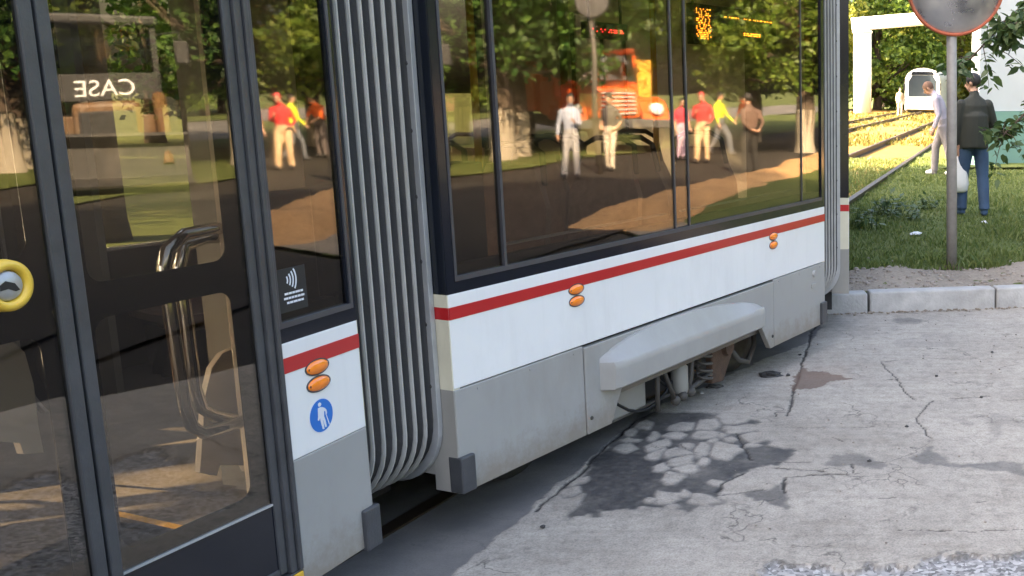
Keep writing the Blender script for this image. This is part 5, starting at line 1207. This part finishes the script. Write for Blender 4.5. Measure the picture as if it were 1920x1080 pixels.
gz_ = lambda x, y: float(verge_z(np.array([x]), np.array([y]))[0])
# man in dark jacket, seen from behind, bag in his left hand
mx, my = 1.44, 12.9; mz = gz_(mx, my)
person('man in dark olive jacket and blue jeans standing with his back turned', (mx, my, mz), R(12), .955, cloth('olive_jacket', (.030, .033, .026)), cloth('blue_jeans', (.045, .085, .16)), paint('brown_shoe', (.07, .035, .025), .5), 'men on the verge',
       J=dict(anR=(.13, -.10, .085), toR=(.17, .06, .03), knR=(.125, -.02, .50), hiR=(.095, 0, .91), anL=(-.115, .08, .085), toL=(-.16, .23, .03), knL=(-.11, .08, .50), elR=(.265, .0, 1.15), wrR=(.16, .20, 1.05), haR=(.10, .26, 1.07),
              elL=(-.225, -.02, 1.12), wrL=(-.205, .03, .88), haL=(-.195, .05, .79), head=(-.01, .04, 1.655)), voxel=.011, jacket=True, head_yaw=R(48), head_pitch=R(-8))
bp_ = Matrix.Rotation(R(12), 3, 'Z') @ Vector((-.185, .03, .70)) * .955 + Vector((mx, my, mz))
bag = MB(); rows = []
for z, rx, ry, sh in ((.05, .012, .010, 0), (.0, .035, .02, 0), (-.06, .075, .035, .004), (-.16, .10, .05, .01), (-.28, .115, .06, .016), (-.36, .11, .055, .02), (-.385, .07, .03, .02)):
    rows += [bp_ + Vector((rx * math.cos(a) * (1 + .10 * math.sin(3 * a + z * 20)) + sh, ry * math.sin(a), z)) for a in [2 * math.pi * j / 16 for j in range(16)]]
bag.add(rows, [(i * 16 + j, i * 16 + (j + 1) % 16, (i + 1) * 16 + (j + 1) % 16, (i + 1) * 16 + j) for i in range(6) for j in range(16)] + [tuple(range(16)), tuple(96 + j for j in range(16))])
bo = bag.build('plastic_bag', paint('bag_white', (.72, .72, .70), .5, .06, 8.0), smooth=True); tag(bo, 'white plastic bag hanging from the hand of the man in the jacket', 'bag')
# stooping man behind the pole
person('stooping man in pale lavender shirt stepping beside the near rail', (1.60, 19.2, .2), R(80), .98, cloth('lavender_shirt', (.34, .31, .37)), cloth('grey_lavender_trousers', (.24, .215, .22)), paint('white_shoe', (.6, .58, .55), .6), 'men on the verge',
       J=dict(waist=(0, .02, 1.08), chest=(0, .08, 1.26), upper=(0, .12, 1.37), shtop=(0, .15, 1.43), neck=(0, .18, 1.47), necktop=(0, .225, 1.505), head=(0, .28, 1.57), shR=(.172, .12, 1.37), shL=(-.172, .12, 1.37), elR=(.23, .10, 1.10), wrR=(.20, .20, .87), haR=(.19, .24, .79), elL=(-.23, .06, 1.10), wrL=(-.22, .14, .86), haL=(-.21, .17, .78),
              knR=(.10, .14, .51), anR=(.105, .16, .085), toR=(.11, .33, .03), knL=(-.10, -.10, .50), anL=(-.105, -.20, .10), toL=(-.11, -.05, .03)), voxel=.016, head_pitch=R(-35), hat=paint('short_brown_hair', (.13, .07, .045), .8))
fp = at(1687, 218, .15)
person('tiny distant person in yellowish clothes standing beside the far track', (fp.x, fp.y, .13), R(200), 1.0, cloth('beige_shirt', (.55, .42, .25)), cloth('cream_trousers', (.6, .5, .35)), M['blackmat'], 'people by the distant tram', voxel=.03)
FAC = R(122)      # towards the tram
refl = [('man in light blue shirt with a dark shoulder strap facing the tram', 13.0, 12.45, FAC, 1.02, (.36, .40, .52), (.34, .34, .36), None), ('person in dark top and pale trousers beside the round sign pole', 14.5, 14.2, FAC + .6, 1.0, (.09, .08, .08), (.52, .46, .38), None),
        ('worker in yellow vest standing on the side street', 17.6, 19.4, FAC - 1.2, 1.0, (.62, .66, .03), (.10, .11, .13), None), ('worker in orange vest next to the one in yellow', 18.3, 20.9, FAC + 1.0, 1.02, (.80, .14, .02), (.12, .10, .10), None),
        ('man in red shirt and sand coloured trousers near the truck', 15.2, 17.1, FAC + .3, 1.02, (.55, .03, .03), (.55, .38, .22), None), ('woman in red top with pale purple skirt beside the man in red', 16.6, 17.5, FAC - .4, .95, (.48, .03, .06), (.42, .30, .42), None),
        ('man in brown shirt and black trousers nearest the sand ridge', 11.8, 15.77, FAC + 2.6, 1.0, (.13, .08, .06), (.012, .012, .012), None)]
POSES = [dict(elR=(.24, .02, 1.12), wrR=(.10, .24, 1.18), haR=(.05, .30, 1.24), elL=(-.26, -.06, 1.12), wrL=(-.30, .02, .88), haL=(-.30, .05, .80), knL=(-.13, .02, .5), anL=(-.17, -.02, .085), toL=(-.22, .12, .03), head=(.02, .05, 1.64)),
         dict(elR=(.28, -.10, 1.15), wrR=(.20, .06, .98), haR=(.14, .12, .96), elL=(-.28, -.10, 1.15), wrL=(-.20, .06, .98), haL=(-.14, .12, .96), knR=(.12, .10, .5), anR=(.13, .14, .085), toR=(.16, .3, .03)),
         dict(shR=(.16, .06, 1.39), shL=(-.17, -.07, 1.37), elR=(.26, .12, 1.12), wrR=(.25, .30, .95), haR=(.24, .36, .90), knR=(.10, .20, .52), anR=(.10, .24, .085), toR=(.11, .40, .03), knL=(-.10, -.05, .5), anL=(-.10, -.28, .13), toL=(-.11, -.14, .03)),
         dict(chest=(0, .08, 1.26), upper=(0, .12, 1.36), shtop=(0, .14, 1.42), neck=(0, .16, 1.46), necktop=(0, .19, 1.51), head=(0, .23, 1.59), shR=(.172, .11, 1.37), shL=(-.172, .11, 1.37), elR=(.24, .2, 1.12), wrR=(.16, .36, 1.0), haR=(.12, .42, .98), elL=(-.24, .2, 1.12), wrL=(-.16, .36, .95), haL=(-.12, .42, .92)),
         dict(elR=(.27, -.08, 1.14), wrR=(.19, .10, 1.0), haR=(.13, .15, 1.0), elL=(-.22, .02, 1.12), wrL=(-.12, .20, 1.22), haL=(-.09, .25, 1.30), knL=(-.12, .06, .5), anL=(-.15, .05, .085), toL=(-.2, .2, .03), head=(-.03, .06, 1.64)),
         dict(elR=(.23, .0, 1.13), wrR=(.25, .10, .90), haR=(.25, .14, .82), head=(.02, .05, 1.645), knR=(.07, .05, .5), anR=(.06, .03, .085), toR=(.07, .18, .03)),
         dict(elR=(.24, -.12, 1.14), wrR=(.10, -.17, 1.0), haR=(.03, -.18, .98), elL=(-.24, -.12, 1.14), wrL=(-.10, -.18, .98), haL=(-.03, -.19, .96), anR=(.16, -.02, .085), toR=(.22, .12, .03), knR=(.13, .03, .5))]
for i, (lab, x, y, rz, sc, c1, c2, _) in enumerate(refl):
    person(lab, (x, y, .03), rz, sc * .91, cloth('top_%d' % i, c1), cloth('bottom_%d' % i, c2), M['blackmat'], 'people on the side street', voxel=.02, sleeve=i % 2 == 0, J=POSES[i], hat=paint('cap_%d' % i, (.5, .05, .05), .7) if i == 4 else None)

# ------------------------------------------------------------------ round sign on a grey pole, right of the photographer
t = empty('round_sign', (13.9, 13.55, 0.02), 0, 'round grey sign disc high on a thin grey pole by the side street', 'sign')
MB().tube([(13.9, 13.55, 0), (13.9, 13.55, 3.7)], .05, 12).build('pole', M['bogie'], t, smooth=True)
MB().lathe((13.8, 13.5, 3.42), Vector((-.85, -.53, 0)), [(0, .03), (.30, .02), (.33, 0), (.30, -.02), (0, -.03)], 32).build('sign_disc', M['gasket'], t, smooth=False)

# ------------------------------------------------------------------ orange truck
def truck():
    t = empty('orange_truck', (23.3, 18.6, .05), FAC - .30, 'orange bonneted truck standing on the grass strip, nose towards the tram', 'truck'); g = lambda u, v, z: Vector((u, v, z))   # x across, y forward
    t.scale = (1.26, 1.26, 1.2)
    def b(name, mat, x0, x1, y0, y1, z0, z1, bev=.04, par=None): return MB().box(x0, x1, y0, y1, z0, z1).build(name, M[mat], par or t, bevel=bev, local=True)
    b('chassis', 'blackmat', -.45, .45, -3.2, 2.9, .45, .75)
    m = MB(); m.hexa([(-.62, 1.5, .75), (.62, 1.5, .75), (.5, 2.85, .75), (-.5, 2.85, .75), (-.62, 1.5, 1.62), (.62, 1.5, 1.62), (.46, 2.85, 1.45), (-.46, 2.85, 1.45)]); hood = m.build('bonnet', M['orange'], t, bevel=.10, local=True)
    for i in range(6): b('grille_slat', 'alu', -.38, .38, 2.86, 2.90, .85 + i * .09, .89 + i * .09, .01, hood)
    for s in (-1, 1):
        m = MB(); pts = [(1.35, .75), (1.45, 1.05), (1.7, 1.22), (2.1, 1.25), (2.5, 1.15), (2.75, .9), (2.78, .62), (2.66, .62), (2.6, .85), (2.35, 1.05), (2.05, 1.1), (1.75, 1.05), (1.58, .9), (1.5, .7)]
        m.prism(lambda u, v, z: Vector((v, u, z)), pts, s * .55, s * 1.15); f = m.build('fender', M['orange'], t, bevel=.03, local=True)
        m = MB(); m.lathe((s * .85, 2.80, .98), (0, 1, 0), [(.13, -.06), (.14, .03), (.11, .06), (0, .075)], 18); m.build('headlamp', M['sticker'], f, smooth=True, local=True)
        for y in (2.1, -1.9):
            m = MB(); m.lathe((s * .95, y, .48), (s, 0, 0), [(0, .02), (.2, .02), (.24, .08), (.30, .1), (.44, .11), (.48, .06), (.48, -.12), (.44, -.15), (0, -.15)], 28); w = m.build('wheel', M['tyre'], t, smooth=True, local=True)
            m = MB(); m.lathe((s * .95, y, .48), (s, 0, 0), [(0, .10), (.08, .10), (.1, .03), (.24, .025), (.27, .085)], 20); m.build('rim', M['alu'], w, smooth=True, local=True)
    cabm = MB(); cabm.hexa([(-1.02, .1, .8), (1.02, .1, .8), (1.02, 1.55, .8), (-1.02, 1.55, .8), (-.98, .1, 1.62), (.98, .1, 1.62), (.98, 1.52, 1.62), (-.98, 1.52, 1.62)]); cab = cabm.build('cab', M['orange'], t, bevel=.06, local=True)
    b('cab_roof', 'orange', -.94, .94, .12, 1.4, 2.22, 2.36, .08)
    for x in (-.92, .92, 0):
        MB().tube([(x, 1.5, 1.6), (x * .96, 1.34, 2.25)], .04, 6).build('cab_pillar', M['orange'], cab, local=True)
        if x: MB().tube([(x, .18, 1.6), (x, .2, 2.25)], .06, 6).build('cab_pillar', M['orange'], cab, local=True)
    for x0, x1 in ((-.88, -.04), (.04, .88)):
        m = MB(); m.hexa([(x0, 1.47, 1.63), (x1, 1.47, 1.63), (x1, 1.49, 1.63), (x0, 1.49, 1.63), (x0, 1.33, 2.22), (x1, 1.33, 2.22), (x1, 1.35, 2.22), (x0, 1.35, 2.22)]); m.build('windscreen', M['glass_clear'], cab, local=True)
    b('bumper', 'frame', -1.1, 1.1, 2.95, 3.05, .55, .75, .03)
    b('warning_board', 'yellow', .86, 1.16, 1.58, 1.62, .95, 2.1, .01)
    b('cargo_body', 'orange', -1.12, 1.12, -3.3, 0.0, .85, 2.1, .04)
    m = MB(); m.lathe((0, .7, 2.36), (0, 0, 1), [(.07, 0), (.07, .14), (.05, .18), (0, .19)], 14); m.build('beacon', M['amber'], t, smooth=True, local=True)
truck()

# ------------------------------------------------------------------ backhoe loader
def loader():
    t = empty('backhoe_loader', (17.4, 10.75, 0.03), R(113), 'dusty yellow backhoe loader with glazed cab parked right of the photographer', 'loader')
    def b(name, mat, x0, x1, y0, y1, z0, z1, bev=.03, par=None): return MB().box(x0, x1, y0, y1, z0, z1).build(name, M[mat], par or t, bevel=bev, local=True)
    b('chassis', 'blackmat', -.6, .6, -1.6, 2.2, .45, .8)
    hood = b('bonnet', 'loader', -.48, .48, .75, 2.3, .8, 1.5, .08)
    b('grille', 'blackmat', -.40, .40, 2.30, 2.33, .9, 1.35, .02, hood)
    cab = b('cab_base', 'loader', -.85, .85, -1.1, .75, .8, 1.25)
    b('cab_roof', 'blackmat', -.92, .92, -1.2, .85, 2.80, 2.98, .05)
    for x in (-.82, .82):
        for y in (-1.05, .70): b('cab_pillar', 'blackmat', x - .05, x + .05, y - .05, y + .05, 1.25, 2.80, .01, cab)
    for x0, x1, y0, y1 in ((-.77, .77, .69, .70), (-.77, .77, -1.06, -1.05), (-.83, -.82, -1, .65), (.82, .83, -1, .65)): b('cab_glass', 'glass_clear', x0, x1, y0, y1, 1.25, 2.8, 0, cab)
    b('operator_seat', 'blackmat', -.3, .3, -.5, .1, 1.25, 1.5, .05, cab); b('seat_back', 'blackmat', -.28, .28, -.6, -.45, 1.5, 2.1, .05, cab)
    for s in (-1, 1):
        m = MB(); m.tube([(s * .78, -.1, 1.35), (s * .78, 1.5, 1.55), (s * .78, 2.5, .95), (s * .78, 2.75, .45)], [.10, .11, .10, .08], 8); m.build('loader_arm', M['loader'], t, smooth=False, local=True)
        for y, r_, w in ((1.75, .48, .16), (-.75, .78, .24)):
            m = MB(); m.lathe((s * .92, y, r_), (s, 0, 0), [(0, .02), (r_ * .45, .02), (r_ * .55, w * .8), (r_ * .9, w), (r_, w * .5), (r_, -w * .7), (r_ * .9, -w), (0, -w)], 26); wl = m.build('wheel', M['tyre'], t, smooth=True, local=True)
            m = MB(); m.lathe((s * .92, y, r_), (s, 0, 0), [(0, w * .4), (r_ * .2, w * .4), (r_ * .25, .03), (r_ * .45, .025), (r_ * .52, w * .75)], 18); m.build('rim', M['loader'], wl, smooth=True, local=True)
        m = MB(); m.tube([(s * .86, .72, 2.65), (s * 1.2, .95, 2.70), (s * 1.22, .95, 2.55)], .018, 6); m.build('mirror_arm', M['blackmat'], t, local=True)
        b('side_mirror', 'blackmat', s * 1.22 - .10, s * 1.22 + .10, .93, .97, 2.15, 2.55, .02)
    m = MB(); m.prism(lambda u, v, z: Vector((v, u, z)), [(2.6, .15), (3.35, .12), (3.38, .17), (2.75, .25), (2.72, .75), (2.95, .95), (2.9, 1.0), (2.62, .8)], -1.1, 1.1); m.build('front_bucket', M['darksteel'], t, bevel=.01, local=True)
    m = MB(); m.tube([(0, -1.5, .8), (0, -2.3, 2.2), (0, -3.1, 3.0)], [.16, .15, .12], 8); m.build('boom', M['loader'], t, smooth=False, local=True)
    m = MB(); m.tube([(0, -3.1, 3.0), (0, -3.6, 1.5)], [.11, .08], 8); m.build('dipper', M['loader'], t, local=True)
    c = bpy.data.curves.new('lettering', 'FONT'); c.body = 'CASE'; c.size = .40; c.extrude = .004; c.align_x = 'CENTER'
    tmp = bpy.data.objects.new('tmp', c); C.objects.link(tmp); me = bpy.data.meshes.new_from_object(tmp.evaluated_get(bpy.context.evaluated_depsgraph_get())); bpy.data.objects.remove(tmp)
    pl = b('name_board', 'blackmat', -.84, .84, .76, .80, 1.52, 1.98, .01)
    o = link('lettering', me, [M['sticker']], pl); o.rotation_euler = (R(90), 0, R(180)); o.location = (0, .806, 1.60)
loader()

# ------------------------------------------------------------------ brick house behind the park
bh = empty('brick_house', sp(50, 42), 0, 'brown brick apartment house with white framed windows behind the park trees', 'building')
FH = frame(*sp(50, 15).xy, math.atan2(RD.x, RD.y)); FHf = lambda u, v, z: FH(u, -v, z)
MB().fbox(FHf, 0, 60, -11, 0, 0, 15).build('wall', M['brick'], bh); MB().fbox(FHf, -.4, 60.4, -11.4, .4, 15, 15.5).build('roof', M['trim'], bh)
for i in range(20):
    for j in range(5):
        u, z = 1.6 + i * 2.9, 1.4 + j * 2.8; w = MB().fbox(FHf, u, u + 1.5, -.05, .04, z, z + 1.6).build('window', M['pane'], bh)
        if i % 2 == 0: MB().fbox(FHf, u - .1, u + 1.6, .04, .10, z - .12, z).build('sill', M['trim'], w); MB().fbox(FHf, u + .70, u + .78, .04, .07, z, z + 1.6).build('mullion', M['trim'], w)
